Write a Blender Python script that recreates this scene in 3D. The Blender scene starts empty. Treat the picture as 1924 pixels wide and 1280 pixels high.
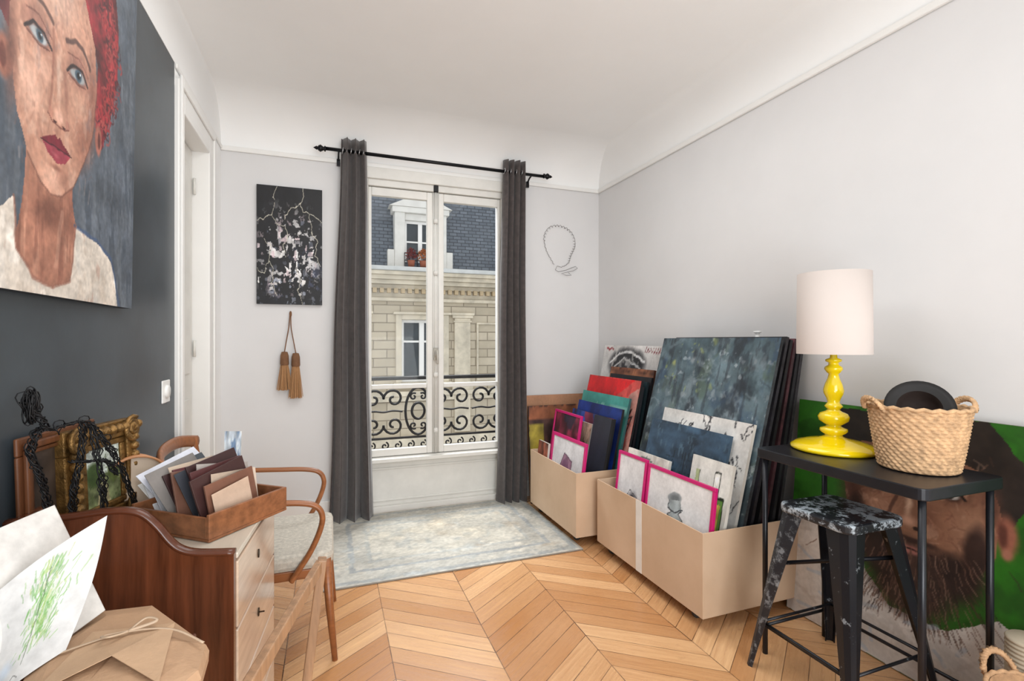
import bpy, math, random
import numpy as np
from mathutils import Vector, Matrix
random.seed(7)
rng = np.random.RandomState(5)
SC = bpy.context.scene
COL = SC.collection
WL = {}

def lin(c):
    c = c/255.0
    return c/12.92 if c <= 0.04045 else ((c+0.055)/1.055)**2.4
def L3(rgb): return tuple(lin(x) for x in rgb)

# ---------------------------------------------------------------- materials
class N:
    def __init__(s, name):
        s.m = bpy.data.materials.new(name); s.m.use_nodes = True
        s.t = s.m.node_tree; s.t.nodes.clear()
        s.out = s.t.nodes.new('ShaderNodeOutputMaterial')
        s.b = s.t.nodes.new('ShaderNodeBsdfPrincipled')
        s.t.links.new(s.b.outputs[0], s.out.inputs[0])
        s.co = None
    def n(s, typ, **k):
        x = s.t.nodes.new(typ)
        for a, v in k.items(): setattr(x, a, v)
        return x
    def l(s, a, b): s.t.links.new(a, b)
    def coord(s):
        if s.co is None: s.co = s.n('ShaderNodeTexCoord')
        return s.co.outputs['Object']
    def ma(s, op, a, b=None, cl=False):
        x = s.n('ShaderNodeMath', operation=op); x.use_clamp = cl
        for i, v in enumerate((a, b)):
            if v is None: continue
            if isinstance(v, (int, float)): x.inputs[i].default_value = v
            else: s.l(v, x.inputs[i])
        return x.outputs[0]
    def mix(s, f, a, b, blend='MIX'):
        x = s.n('ShaderNodeMix', data_type='RGBA', blend_type=blend)
        if isinstance(f, (int, float)): x.inputs[0].default_value = f
        else: s.l(f, x.inputs[0])
        for i, v in ((6, a), (7, b)):
            if isinstance(v, tuple): x.inputs[i].default_value = (*v[:3], 1)
            else: s.l(v, x.inputs[i])
        return x.outputs[2]
    def noise(s, scale, detail=4, vec=None, rough=0.6):
        x = s.n('ShaderNodeTexNoise'); x.inputs['Scale'].default_value = scale
        x.inputs['Detail'].default_value = detail; x.inputs['Roughness'].default_value = rough
        s.l(vec if vec is not None else s.coord(), x.inputs['Vector'])
        return x.outputs[0]
    def bump(s, h, st=0.2, d=0.01):
        x = s.n('ShaderNodeBump'); x.inputs['Strength'].default_value = st
        x.inputs['Distance'].default_value = d
        s.l(h, x.inputs['Height']); s.l(x.outputs[0], s.b.inputs['Normal'])
    def scl(s, v3, vec=None):
        x = s.n('ShaderNodeMapping'); x.inputs['Scale'].default_value = v3
        s.l(vec if vec is not None else s.coord(), x.inputs['Vector']); return x.outputs[0]
    def sep(s, vec=None):
        x = s.n('ShaderNodeSeparateXYZ'); s.l(vec if vec is not None else s.coord(), x.inputs[0]); return x.outputs
    def ramp(s, f, p0, p1):
        x = s.n('ShaderNodeMapRange'); s.l(f, x.inputs[0]); x.inputs[1].default_value = p0; x.inputs[2].default_value = p1
        return x.outputs[0]

MC = {}
def M(name, rgb, rough=0.6, metal=0.0, var=0.1, scale=8.0, bump=0.0, stretch=None, coat=0.0):
    if name in MC: return MC[name]
    n = N(name); c = L3(rgb)
    v = n.scl(stretch) if stretch else None
    f = n.noise(scale, 5, v)
    f = n.ramp(f, 0.3, 0.7)
    col = n.mix(f, tuple(x*(1-var) for x in c), tuple(min(1, x*(1+var)) for x in c))
    n.l(col, n.b.inputs['Base Color'])
    n.b.inputs['Roughness'].default_value = rough; n.b.inputs['Metallic'].default_value = metal
    n.b.inputs['Coat Weight'].default_value = coat
    if bump: n.bump(n.noise(scale*6, 3, v), bump, 0.004)
    MC[name] = n.m
    return n.m
def wood(name, rgb, rough=0.4, axis='x', var=0.25, scale=5):
    st = {'x': (0.6, 9, 9), 'y': (9, 0.6, 9), 'z': (9, 9, 0.6)}[axis]
    return M(name, rgb, rough, 0, var, scale, 0.05, st)

# ---------------------------------------------------------------- mesh helpers
def meta(o, label=None, cat=None, group=None, kind=None):
    if label: o['label'] = label
    if cat: o['category'] = cat
    if group: o['group'] = group
    if kind: o['kind'] = kind
    return o
def mk(name, V, F, mats, parent=None, smooth=False, bevel=0, midx=None, colors=None, solid=0):
    V = [Vector(v) for v in V]
    lo = Vector((min(v.x for v in V), min(v.y for v in V), min(v.z for v in V)))
    hi = Vector((max(v.x for v in V), max(v.y for v in V), max(v.z for v in V)))
    C = Vector(((lo.x+hi.x)/2, (lo.y+hi.y)/2, lo.z))
    me = bpy.data.meshes.new(name)
    me.from_pydata([tuple(v-C) for v in V], [], F)
    if not isinstance(mats, (list, tuple)): mats = [mats]
    for m in mats: me.materials.append(m)
    if midx is not None: me.polygons.foreach_set('material_index', midx)
    if smooth: me.polygons.foreach_set('use_smooth', [True]*len(me.polygons))
    if colors is not None:
        ca = me.color_attributes.new('paint', 'FLOAT_COLOR', 'POINT')
        ca.data.foreach_set('color', np.asarray(colors, dtype=np.float32).ravel())
    me.validate(); me.update()
    o = bpy.data.objects.new(name, me); COL.objects.link(o)
    if parent is not None:
        o.parent = parent; o.location = C-WL[parent.name]
    else: o.location = C
    WL[o.name] = C
    if solid:
        m = o.modifiers.new('s', 'SOLIDIFY'); m.thickness = solid; m.offset = 0
    if bevel:
        m = o.modifiers.new('b', 'BEVEL'); m.width = bevel; m.segments = 2; m.limit_method = 'ANGLE'; m.angle_limit = math.radians(50)
    return o
def dup(o, dx=0, dy=0, dz=0):
    c = o.copy(); c.location = o.location+Vector((dx,dy,dz)); COL.objects.link(c); WL[c.name] = WL[o.name]+Vector((dx,dy,dz)); return c
def empty(name, loc, label, cat, group=None):
    o = bpy.data.objects.new(name, None); COL.objects.link(o); o.location = loc
    o.empty_display_size = 0.1
    WL[o.name] = Vector(loc); meta(o, label, cat, group); return o
BF = [(0,3,2,1),(4,5,6,7),(0,1,5,4),(1,2,6,5),(2,3,7,6),(3,0,4,7)]
def bx(x0,x1,y0,y1,z0,z1,Mx=None):
    V = [(x0,y0,z0),(x1,y0,z0),(x1,y1,z0),(x0,y1,z0),(x0,y0,z1),(x1,y0,z1),(x1,y1,z1),(x0,y1,z1)]
    if Mx is not None: V = [Mx @ Vector(v) for v in V]
    return V, BF
def join(parts):
    V, F = [], []
    for v, f in parts:
        k = len(V); V += list(v); F += [tuple(i+k for i in q) for q in f]
    return V, F
def box(name, x0,x1,y0,y1,z0,z1, mat, parent=None, bevel=0.002, Mx=None):
    V, F = bx(x0,x1,y0,y1,z0,z1,Mx); return mk(name, V, F, mat, parent, bevel=bevel)
def boxes(name, L, mat, parent=None, bevel=0.002, Mx=None):
    V, F = join([bx(*b, Mx) for b in L]); return mk(name, V, F, mat, parent, bevel=bevel)
def lathe(prof, cx, cy, n=40, Mx=None, fn=None):
    V, F = [], []
    for i, (r, z) in enumerate(prof):
        for j in range(n):
            a = 2*math.pi*j/n
            rr = r+(fn(a, i) if fn else 0)
            p = Vector((rr*math.cos(a), rr*math.sin(a), z))
            if Mx is not None: p = Mx @ p
            V.append(p+Vector((cx, cy, 0)))
    for i in range(len(prof)-1):
        for j in range(n):
            k = (j+1) % n
            F.append((i*n+j, i*n+k, (i+1)*n+k, (i+1)*n+j))
    return V, F
def sm(P, k=6, closed=False):
    P = [Vector(p) for p in P]; out = []
    n = len(P); rngi = range(n if closed else n-1)
    for i in rngi:
        if closed: a, b, c, d = P[i-1], P[i], P[(i+1) % n], P[(i+2) % n]
        else: a, b, c, d = P[max(i-1,0)], P[i], P[i+1], P[min(i+2,n-1)]
        for j in range(k):
            t = j/k
            out.append(0.5*((2*b)+(c-a)*t+(2*a-5*b+4*c-d)*t*t+(3*b-a-3*c+d)*t**3))
    if not closed: out.append(P[-1])
    return out
def tube(P, rx, ry=None, n=8, ref=(0,0,1), closed=False, taper=None):
    P = [Vector(p) for p in P]; ry = rx if ry is None else ry
    V, F = [], []; m = len(P); side = None
    for i, p in enumerate(P):
        if closed: T = (P[(i+1) % m]-P[i-1]).normalized()
        else: T = (P[min(i+1,m-1)]-P[max(i-1,0)]).normalized()
        if side is None:
            side = T.cross(Vector(ref))
            if side.length < 1e-3: side = T.cross(Vector((1,0.1,0)))
        side = (side-T*side.dot(T)).normalized(); up = side.cross(T)
        s = taper(i/(m-1)) if taper else 1
        for j in range(n):
            a = 2*math.pi*(j+.5)/n
            V.append(p+side*(rx*s*math.cos(a))+up*(ry*s*math.sin(a)))
    for i in range(m if closed else m-1):
        for j in range(n):
            k = (j+1) % n; i2 = (i+1) % m
            F.append((i*n+j, i*n+k, i2*n+k, i2*n+j))
    if not closed:
        F.append(tuple(range(n))[::-1]); F.append(tuple((m-1)*n+j for j in range(n)))
    return V, F
def prism(poly, f0, f1):
    n = len(poly); V = [f0(*p) for p in poly]+[f1(*p) for p in poly]
    F = [tuple(range(n)), tuple(range(2*n-1, n-1, -1))]+[(i, i+n, (i+1) % n+n, (i+1) % n) for i in range(n)]
    return V, F
def frame4(x0,x1,z0,z1,w,y0,y1):
    return [(x0,x1,y0,y1,z0,z0+w),(x0,x1,y0,y1,z1-w,z1),(x0,x0+w,y0,y1,z0+w,z1-w),(x1-w,x1,y0,y1,z0+w,z1-w)]

# ---------------------------------------------------------------- painting by vertex colour
def up(a, W, H):
    h, w = a.shape
    y = np.linspace(0, h-1, H); x = np.linspace(0, w-1, W)
    y0 = np.clip(np.floor(y).astype(int), 0, h-2); x0 = np.clip(np.floor(x).astype(int), 0, w-2)
    fy = (y-y0)[:, None]; fx = (x-x0)[None, :]
    fy = fy*fy*(3-2*fy); fx = fx*fx*(3-2*fx)
    return (a[y0][:, x0]*(1-fy)*(1-fx)+a[y0+1][:, x0]*fy*(1-fx)+a[y0][:, x0+1]*(1-fy)*fx+a[y0+1][:, x0+1]*fy*fx)
def fbm(W, H, sx, sy, o=4):
    r = np.zeros((H, W)); amp = 1; tot = 0
    for k in range(o):
        r += amp*up(rng.rand(max(2, int(sy*2**k))+1, max(2, int(sx*2**k))+1), W, H); tot += amp; amp *= .55
    r /= tot; r = (r-r.mean())/(r.std()+1e-6)
    return r
class Art:
    def __init__(s, u0, u1, v0, v1, W, H, base, var=.1, sx=6, sy=6, jit=.003):
        s.W, s.H = W, H; s.e = (u0, u1, v0, v1)
        s.U, s.Vv = np.meshgrid(np.linspace(u0, u1, W), np.linspace(v0, v1, H))
        s.ju = fbm(W, H, 20, 20, 3)*jit; s.jv = fbm(W, H, 20, 20, 3)*jit
        s.img = np.ones((H, W, 3))*np.array(base)/255.
        s.img *= (1+var*fbm(W, H, sx, sy))[..., None]
    def put(s, m, col, var=.1, sx=8, sy=8):
        c = np.array(col)/255.*(1+var*fbm(s.W, s.H, sx, sy))[..., None]
        s.img = s.img*(1-m[..., None])+c*m[..., None]
    def poly(s, P, col, var=.1, a=1, sx=8, sy=8):
        x, y = s.U+s.ju, s.Vv+s.jv; ins = np.zeros_like(x, bool); n = len(P)
        for i in range(n):
            (x1, y1), (x2, y2) = P[i], P[(i+1) % n]
            if y1 == y2: continue
            c = ((y1 > y) != (y2 > y)) & (x < (x2-x1)*(y-y1)/(y2-y1)+x1); ins ^= c
        s.put(ins*a*1.0, col, var, sx, sy); return ins*1.0
    def ell(s, cx, cy, rx, ry, col, ang=0, a=1, soft=.3, var=.05):
        x, y = s.U+s.ju-cx, s.Vv+s.jv-cy; c, q = math.cos(ang), math.sin(ang)
        d = np.sqrt(((x*c+y*q)/rx)**2+((-x*q+y*c)/ry)**2)
        m = np.clip((1-d)/soft, 0, 1)
        if soft > .5: m = m*m*(3-2*m)
        s.put(m*a, col, var)
    def line(s, P, w, col, a=1, var=.03, j=1):
        x, y = s.U+s.ju*j, s.Vv+s.jv*j; D = np.full(x.shape, 9.)
        for (x1, y1), (x2, y2) in zip(P[:-1], P[1:]):
            dx, dy = x2-x1, y2-y1; t = np.clip(((x-x1)*dx+(y-y1)*dy)/(dx*dx+dy*dy+1e-9), 0, 1)
            D = np.minimum(D, np.hypot(x-x1-t*dx, y-y1-t*dy))
        s.put(np.clip((w-D)/(w*.5), 0, 1)*a, col, var, 4, 4)
    def smear(s, col, thr=.5, sx=6, sy=6, a=.8, o=4, k=2, mask=None):
        f = np.clip((fbm(s.W, s.H, sx, sy, o)-thr)*k, 0, 1)*a
        if mask is not None: f = f*mask
        s.put(f, col)
    def gm(s, cx, cy, rx, ry): return np.clip(1.6-1.3*np.sqrt(((s.U-cx)/rx)**2+((s.Vv-cy)/ry)**2), 0, 1)
    def cols(s):
        c = np.clip(s.img, 0, 1); c = np.where(c <= .04045, c/12.92, ((c+.055)/1.055)**2.4)
        return np.concatenate([c.reshape(-1, 3), np.ones((s.W*s.H, 1))], 1)
def paint_mat():
    if 'painted_canvas' in MC: return MC['painted_canvas']
    n = N('painted_canvas'); a = n.n('ShaderNodeAttribute'); a.attribute_name = 'paint'
    f = n.noise(60, 4); c = n.mix(n.ramp(f, .3, .7), (.9,.9,.9), (1.06,1.06,1.06))
    n.l(n.mix(1.0, a.outputs['Color'], c, 'MULTIPLY'), n.b.inputs['Base Color'])
    n.b.inputs['Roughness'].default_value = .55; n.bump(f, .15, .003)
    MC['painted_canvas'] = n.m; return n.m
def canvas(name, O, U, V, w, h, t, art, edge, label=None, cat=None, parent=None, group=None, bend=None):
    O, U, V = Vector(O), Vector(U).normalized(), Vector(V).normalized(); Nn = U.cross(V)
    W, H = art.W, art.H; VV = []; Fs = []
    for j in range(H):
        for i in range(W):
            p = O+U*(w*i/(W-1))+V*(h*j/(H-1))
            if bend: p = p+Nn*bend(i/(W-1), j/(H-1))
            VV.append(p)
    for j in range(H-1):
        for i in range(W-1):
            k = j*W+i; Fs.append((k, k+1, k+W+1, k+W))
    midx = [0]*len(Fs); cols = art.cols()
    if t:
        k = len(VV); e = .0006
        for dn in (-e, -t):
            for a, b in ((0,0),(w,0),(w,h),(0,h)): VV.append(O+U*a+V*b+Nn*dn)
        Fs += [tuple(k+i for i in q) for q in [(0,1,2,3),(7,6,5,4),(4,5,1,0),(5,6,2,1),(6,7,3,2),(7,4,0,3)]]
        midx += [1]*6; cols = np.concatenate([cols, np.ones((8, 4))*.3])
    o = mk(name, VV, Fs, [paint_mat(), edge], parent, midx=midx, colors=cols)
    if label: meta(o, label, cat, group)
    return o
def flat_art(W, H, base, var=.1, **k): return Art(0, 1, 0, 1, W, H, base, var, **k)

# ================================================================ ROOM
XL, XR, YW, YB, ZR, ZC = -.724, 2.315, 4.0, -1.6, 2.70, 3.02
wallp = M('wall_paint', (219,218,218), .7, 0, .02, 3, .03)
white = M('white_paint', (238,237,234), .5, 0, .02, 3, .02)
oldwhite = M('aged_white_paint', (224,222,216), .45, 0, .06, 6, .06)
ceilm = M('ceiling_paint', (247,247,246), .8, 0, .015, 2)
n = N('slate_blackboard_paint'); f = n.ramp(n.noise(1.6, 6), .3, .7)
n.l(n.mix(f, L3((44,50,55)), L3((68,77,84))), n.b.inputs['Base Color']); n.b.inputs['Roughness'].default_value = .36
n.bump(n.noise(30, 4), .05, .003); darkwall = n.m

# chevron floor
n = N('oak_chevron_parquet')
W0, SL, BW = .426, .74, .112
geo = n.n('ShaderNodeNewGeometry'); sp = n.n('ShaderNodeSeparateXYZ'); n.l(geo.outputs['Position'], sp.inputs[0])
X, Y = sp.outputs[0], sp.outputs[1]
xs = n.ma('ADD', X, -1.099+20*W0); pp = n.ma('PINGPONG', xs, W0); colid = n.ma('FLOOR', n.ma('DIVIDE', xs, W0))
yy = n.ma('DIVIDE', n.ma('ADD', Y, n.ma('MULTIPLY', pp, SL)), BW)
row = n.ma('FLOOR', yy); fr = n.ma('FRACT', yy)
cx = n.n('ShaderNodeCombineXYZ'); n.l(colid, cx.inputs[0]); n.l(row, cx.inputs[1])
wn = n.n('ShaderNodeTexWhiteNoise', noise_dimensions='2D'); n.l(cx.outputs[0], wn.inputs['Vector'])
gx = n.n('ShaderNodeCombineXYZ'); n.l(n.ma('MULTIPLY', pp, 2.2), gx.inputs[0]); n.l(n.ma('MULTIPLY', yy, 2.6), gx.inputs[1]); n.l(n.ma('ADD', n.ma('MULTIPLY', row, 3.7), n.ma('MULTIPLY', colid, 9.1)), gx.inputs[2])
gr = n.ramp(n.noise(2.4, 7, gx.outputs[0]), .3, .7)
c1 = n.mix(wn.outputs[0], L3((184,126,74)), L3((234,188,138)))
c2 = n.mix(n.ma('MULTIPLY', gr, .5), c1, L3((160,100,52)))
big = n.ramp(n.noise(1.1, 3, geo.outputs['Position']), .4, .7)
c2 = n.mix(n.ma('MULTIPLY', big, .2), c2, L3((236,202,162)))
wear = n.ramp(n.noise(14, 6, geo.outputs['Position'], .75), .60, .75)
c2 = n.mix(n.ma('MULTIPLY', wear, .35), c2, L3((120,74,40)))
s1 = n.ma('LESS_THAN', n.ma('MINIMUM', fr, n.ma('SUBTRACT', 1.0, fr)), .018); e = n.ma('FRACT', n.ma('DIVIDE', xs, W0)); s2 = n.ma('LESS_THAN', n.ma('MINIMUM', e, n.ma('SUBTRACT', 1.0, e)), .005)
sm_ = n.ma('MAXIMUM', s1, s2)
sv = n.ma('MULTIPLY', sm_, n.ma('ADD', .45, n.ma('MULTIPLY', n.ramp(n.noise(6, 3, geo.outputs['Position']), .35, .65), .5)))
n.l(n.mix(sv, c2, L3((58,30,16))), n.b.inputs['Base Color'])
n.l(n.ma('ADD', .18, n.ma('MULTIPLY', gr, .16)), n.b.inputs['Roughness'])
n.bump(n.ma('SUBTRACT', 1.0, sm_), .3, .002); floorm = n.m

meta(box('floor', XL-.25, XR+.2, YB, YW+.3, -.05, 0, floorm, bevel=0), kind='structure', label='honey oak chevron parquet floor')
meta(box('wall_right', XR, XR+.2, YB, YW+.25, 0, ZC+.1, wallp, bevel=0), kind='structure')
meta(boxes('wall_left', [(XL-.2, XL, YB, 2.888, 0, ZR+.03)], darkwall, bevel=.003), kind='structure')
meta(boxes('wall_left_return', [(XL-.2, XL-.0, 3.66, YW+.25, 0, ZR+.03), (XL-.2, XL, 2.888, 3.66, 2.62, ZR+.03), (XL-.2, XL, YB, YW, ZR+.03, ZC+.1)], ceilm, bevel=0), kind='structure')
OX0, OX1 = .25, 1.40
meta(boxes('wall_back', [(XL, OX0, YW, YW+.25, 0, ZC+.1), (OX1, XR, YW, YW+.25, 0, ZC+.1), (OX0, OX1, YW, YW+.25, 2.66, ZC+.1), (OX0, OX1, YW+.08, YW+.25, 0, .40)], wallp, bevel=0), kind='structure')
# ceiling with cove (deep over the window wall, shallow along the sides)
CL_, CB_, CR_ = .02, .40, .13; CH, K = ZC-ZR-.03, 14
prof = [(1-math.cos(a), ZR+.03+CH*math.sin(a)) for a in [math.pi/2*i/K for i in range(K+1)]]
V, F = [], []
def strip(fa, fb):
    k = len(V)
    for (i, z) in prof: V.append(fa(i, z)); V.append(fb(i, z))
    for j in range(len(prof)-1): F.append((k+2*j, k+2*j+1, k+2*j+3, k+2*j+2))
strip(lambda i, z: (XL+.001+i*CL_, YB, z), lambda i, z: (XL+.001+i*CL_, YW-i*CB_, z))
strip(lambda i, z: (XL+.001+i*CL_, YW-i*CB_, z), lambda i, z: (XR-i*CR_, YW-i*CB_, z))
strip(lambda i, z: (XR-i*CR_, YW-i*CB_, z), lambda i, z: (XR-i*CR_, YB, z))
meta(mk('trim_1', V, F, ceilm, smooth=True), kind='structure', label='curved plaster cove')
meta(box('ceiling', XL+CL_-.001, XR-CR_+.001, YB, YW-CB_+.001, ZC, ZC+.06, ceilm, bevel=0), kind='structure')
meta(boxes('trim_2', [(XR-.018, XR, YB, YW, ZR-.005, ZR+.03), (XL, XR, YW-.018, YW, ZR-.005, ZR+.03), (XL, XL+.012, 2.888, YW, ZR+.005, ZR+.03)], white, bevel=.006), kind='structure', label='thin picture rail moulding')
meta(boxes('baseboard_back', [(XL, OX0-.06, YW-.018, YW, 0, .14), (OX1+.06, XR, YW-.018, YW, 0, .14)], white, bevel=.004), kind='structure')
meta(box('baseboard_right', XR-.018, XR, YB, YW-.018, 0, .14, white, bevel=.004), kind='structure')
# door on left wall
d = empty('door_1', (XL-.05, 3.3, 0), 'white painted panelled interior door in a tall casing', 'door'); del d['category']; d['kind'] = 'structure'
boxes('door_casing', [(XL-.12, XL+.02, 2.89, 2.99, 0, 2.66), (XL-.12, XL+.02, 3.56, 3.68, 0, 2.66), (XL-.12, XL+.02, 2.99, 3.56, 2.52, 2.66)], white, d, .006)
boxes('door_casing_moulding', [(XL+.02, XL+.032, 2.895, 2.925, 0, 2.68), (XL+.02, XL+.032, 3.645, 3.675, 0, 2.68), (XL+.02, XL+.032, 2.925, 3.645, 2.63, 2.68)], white, d, .004)
boxes('door_leaf', [(XL-.115, XL-.075, 2.995, 3.555, .01, 2.515), (XL-.075, XL-.067, 3.07, 3.48, .2, 1.0), (XL-.075, XL-.067, 3.07, 3.48, 1.15, 2.4)], oldwhite, d, .004)
for z in (.3, 1.25, 2.25):
    V, F = tube([(XL-.06, 3.545, z), (XL-.06, 3.545, z+.1)], .008, n=8); mk('hinge', V, F, oldwhite, d, True)
meta(box('wall_behind_door', XL-.21, XL-.2, 2.8, 3.8, 0, 2.7, wallp, bevel=0), kind='structure')

# ================================================================ WINDOW
w = empty('window_1', (.82, 4.05, .4), 'tall white french casement window', 'window'); del w['category']; w['kind'] = 'structure'
boxes('window_frame', [(.25,.28,4.0,4.10,.40,2.66),(1.37,1.40,4.0,4.10,.40,2.66),(.28,1.37,4.0,4.10,2.56,2.66),(.28,1.37,4.0,4.10,.40,.43)], oldwhite, w, .004)
boxes('window_architrave', [(.20,.255,3.975,4.0,0,2.70),(1.395,1.45,3.975,4.0,0,2.70),(.255,1.395,3.975,4.0,2.61,2.70)], oldwhite, w, .008)
boxes('casement', [(.282,.305,4.02,4.065,.435,2.555),(.74,.807,4.02,4.065,.435,2.555),(.305,.74,4.02,4.065,2.49,2.555),(.305,.74,4.02,4.065,.435,.49),(.305,.74,4.025,4.06,.965,1.0)], oldwhite, w, .005)
boxes('casement', [(.811,.878,4.02,4.065,.435,2.555),(1.345,1.368,4.02,4.065,.435,2.555),(.878,1.345,4.02,4.065,2.49,2.555),(.878,1.345,4.02,4.065,.435,.49),(.878,1.345,4.025,4.06,.965,1.0)], oldwhite, w, .005)
g = N('window_glass'); g.t.nodes.remove(g.b)
tr = g.n('ShaderNodeBsdfTransparent'); gl = g.n('ShaderNodeBsdfGlossy'); gl.inputs['Roughness'].default_value = .03
mx = g.n('ShaderNodeMixShader'); fz = g.n('ShaderNodeFresnel'); fz.inputs[0].default_value = 1.25
g.l(fz.outputs[0], mx.inputs[0]); g.l(tr.outputs[0], mx.inputs[1]); g.l(gl.outputs[0], mx.inputs[2]); g.l(mx.outputs[0], g.out.inputs[0])
for a, b in ((.305,.74), (.878,1.345)):
    mk('glass_pane', [(a,4.045,.49),(b,4.045,.49),(b,4.045,2.49),(a,4.045,2.49)], [(0,1,2,3)], g.m, w)
V, F = join([tube([(.809,4.008,.44),(.809,4.008,2.60)], .009, n=10), bx(.782,.836,4.012,4.02,.44,2.555)]+
            [lathe([(.0,z),(.016,z),(.02,z+.02),(.016,z+.04),(0,z+.04)], .809, 4.005, 12) for z in (.6,1.05,1.88,2.3)])
mk('cremone_bolt', V, F, oldwhite, w, True)
V, F = join([lathe([(0,1.19),(.02,1.19),(.024,1.24),(.02,1.29),(0,1.29)], .809, 3.995, 12), tube(sm([(.809,3.98,1.27),(.809,3.95,1.26),(.812,3.945,1.22),(.812,3.95,1.16)]), .009, n=8)])
mk('window_handle', V, F, M('worn_brass', (190,185,175), .35, .6), w, True)
iron = M('black_iron', (28,27,28), .45, .5, .2, 20)
box('window_latch', .79,.828,3.985,4.01,2.555,2.61, iron, w, .006)
meta(boxes('trim_3', [(.255,1.395,4.03,4.08,0,.40),(.255,1.395,3.965,4.03,.395,.425),(.30,1.35,4.02,4.03,.33,.345),(.30,1.35,4.02,4.03,.08,.095),(.30,.315,4.02,4.03,.095,.33),(1.335,1.35,4.02,4.03,.095,.33),(.255,1.395,3.985,4.03,0,.05)], oldwhite, bevel=.004), kind='structure', label='white painted window apron panel and sill')

# ---- balcony railing
br = empty('balcony_railing', (.85, 4.36, .38), 'black wrought iron balcony railing with scrolls and a handrail', 'railing')
yb = 4.36
boxes('handrail', [(-.05,1.75,yb-.03,yb+.03,1.01,1.04)], iron, br, .006)
for z in (.955,.50,.385): box('railing_bar', -.05,1.75,yb-.01,yb+.01,z,z+.018, iron, br, .002)
for x in (-.04, 1.74): box('railing_post', x-.008,x+.008,yb-.008,yb+.008,.385,1.01, iron, br, .002)
def spiral(cx, cz, r0, turns, a0, dr=1, w_=.0105):
    P = []; m = int(turns*16)
    for i in range(m+1):
        t = i/m; a = a0+dr*2*math.pi*turns*t; r = r0*(.18+.82*t); P.append((cx+r*math.cos(a), yb, cz+r*math.sin(a)))
    return tube(P, w_, w_, 6)
def medal(cx):
    P = []
    for rr, rz in ((.11,.205),(.055,.07)):
        P.append(tube([(cx+rr*math.cos(a), yb, .735+rz*math.sin(a)) for a in [2*math.pi*i/28 for i in range(28)]], .011, n=6, closed=True))
    for sx in (1,-1):
        P.append(spiral(cx+sx*.04, .86, .034, 1.1, math.pi/2, sx, .008)); P.append(spiral(cx+sx*.04, .61, .034, 1.1, -math.pi/2, -sx, .008))
    return P
def scrolls(cx):
    P = []
    for sx in (1,-1):
        for sz in (1,-1):
            P.append(spiral(cx+sx*.085, .735+sz*.112, .088, 1.25, math.pi/2*sz, sx*sz))
    P.append(tube(sm([(cx-.16,yb,.735),(cx-.08,yb,.745),(cx,yb,.735),(cx+.08,yb,.745),(cx+.16,yb,.735)]), .008, n=6))
    return P
for nm, fn, xs_ in (('medallion', medal, (.725,1.62)), ('scrollwork', scrolls, (.43,.07,1.02,1.37))):
    for x in xs_:
        V, F = join(fn(x)); mk(nm, V, F, iron, br, True)
V, F = spiral(0, .445, .035, 1.2, 0, 1, .007); o = mk('lower_scroll', V, F, iron, br, True)
for i in range(1, 16): dup(o, .11*i)
meta(box('trim_4', -.2,1.9,4.25,4.45,.30,.385, M('ledge_stone',(205,195,175),.8,0,.15,10,.2)), kind='structure', label='stone window ledge')

# ================================================================ BUILDING ACROSS
def brick(name, c1, c2, mortar, bw, bh, ms, rough=.8, var=.3):
    n = N(name); X, Y, Z = n.sep(); cb = n.n('ShaderNodeCombineXYZ'); n.l(X, cb.inputs[0]); n.l(Z, cb.inputs[1])
    b = n.n('ShaderNodeTexBrick'); n.l(cb.outputs[0], b.inputs['Vector']); b.inputs['Scale'].default_value = 1
    b.inputs['Color1'].default_value = (*L3(c1),1); b.inputs['Color2'].default_value = (*L3(c2),1); b.inputs['Mortar'].default_value = (*L3(mortar),1)
    b.inputs['Brick Width'].default_value = bw; b.inputs['Row Height'].default_value = bh; b.inputs['Mortar Size'].default_value = ms
    f = n.ramp(n.noise(3, 6), .3, .75); n.l(n.mix(n.ma('MULTIPLY', f, var), b.outputs[0], tuple(x*.5 for x in L3(c1))), n.b.inputs['Base Color'])
    n.b.inputs['Roughness'].default_value = rough; n.bump(n.ma('SUBTRACT', 1.0, b.outputs[1]), .5, .02); return n.m
stoneb = brick('limestone_blocks', (208,196,174), (184,172,150), (138,126,108), .62, .21, .013, .8, .5)
slate = brick('slate_tiles', (108,116,126), (84,92,102), (48,52,60), .20, .085, .010, .5, .5)
stone = M('carved_limestone', (204,194,174), .8, 0, .25, 3, .2)
zinc = M('weathered_zinc', (198,200,198), .6, .1, .1, 5)
pale = M('pale_stone', (216,214,208), .7, 0, .1, 4)
dglass = M('dark_window_glass', (50,58,64), .1, 0, .4, 2)
bd = empty('apartment_building', (2.5, 12.3, -4), 'cream limestone apartment building with slate mansard roof and dormers', 'building')
wins = [-3.6, -1.0, 2.1, 5.0, 7.8]
L = []; e0 = -6.0
for cx in wins:
    L.append((e0, cx-.5, 12, 12.4, -6, 2.45)); L.append((cx-.5, cx+.5, 12, 12.4, 1.85, 2.45)); L.append((cx-.5, cx+.5, 12, 12.4, -1.3, .35)); L.append((cx-.5, cx+.5, 12, 12.4, -6, -3.2)); e0 = cx+.5
L.append((e0, 11, 12, 12.4, -6, 2.45))
boxes('facade_wall', L, stoneb, bd, 0)
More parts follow.
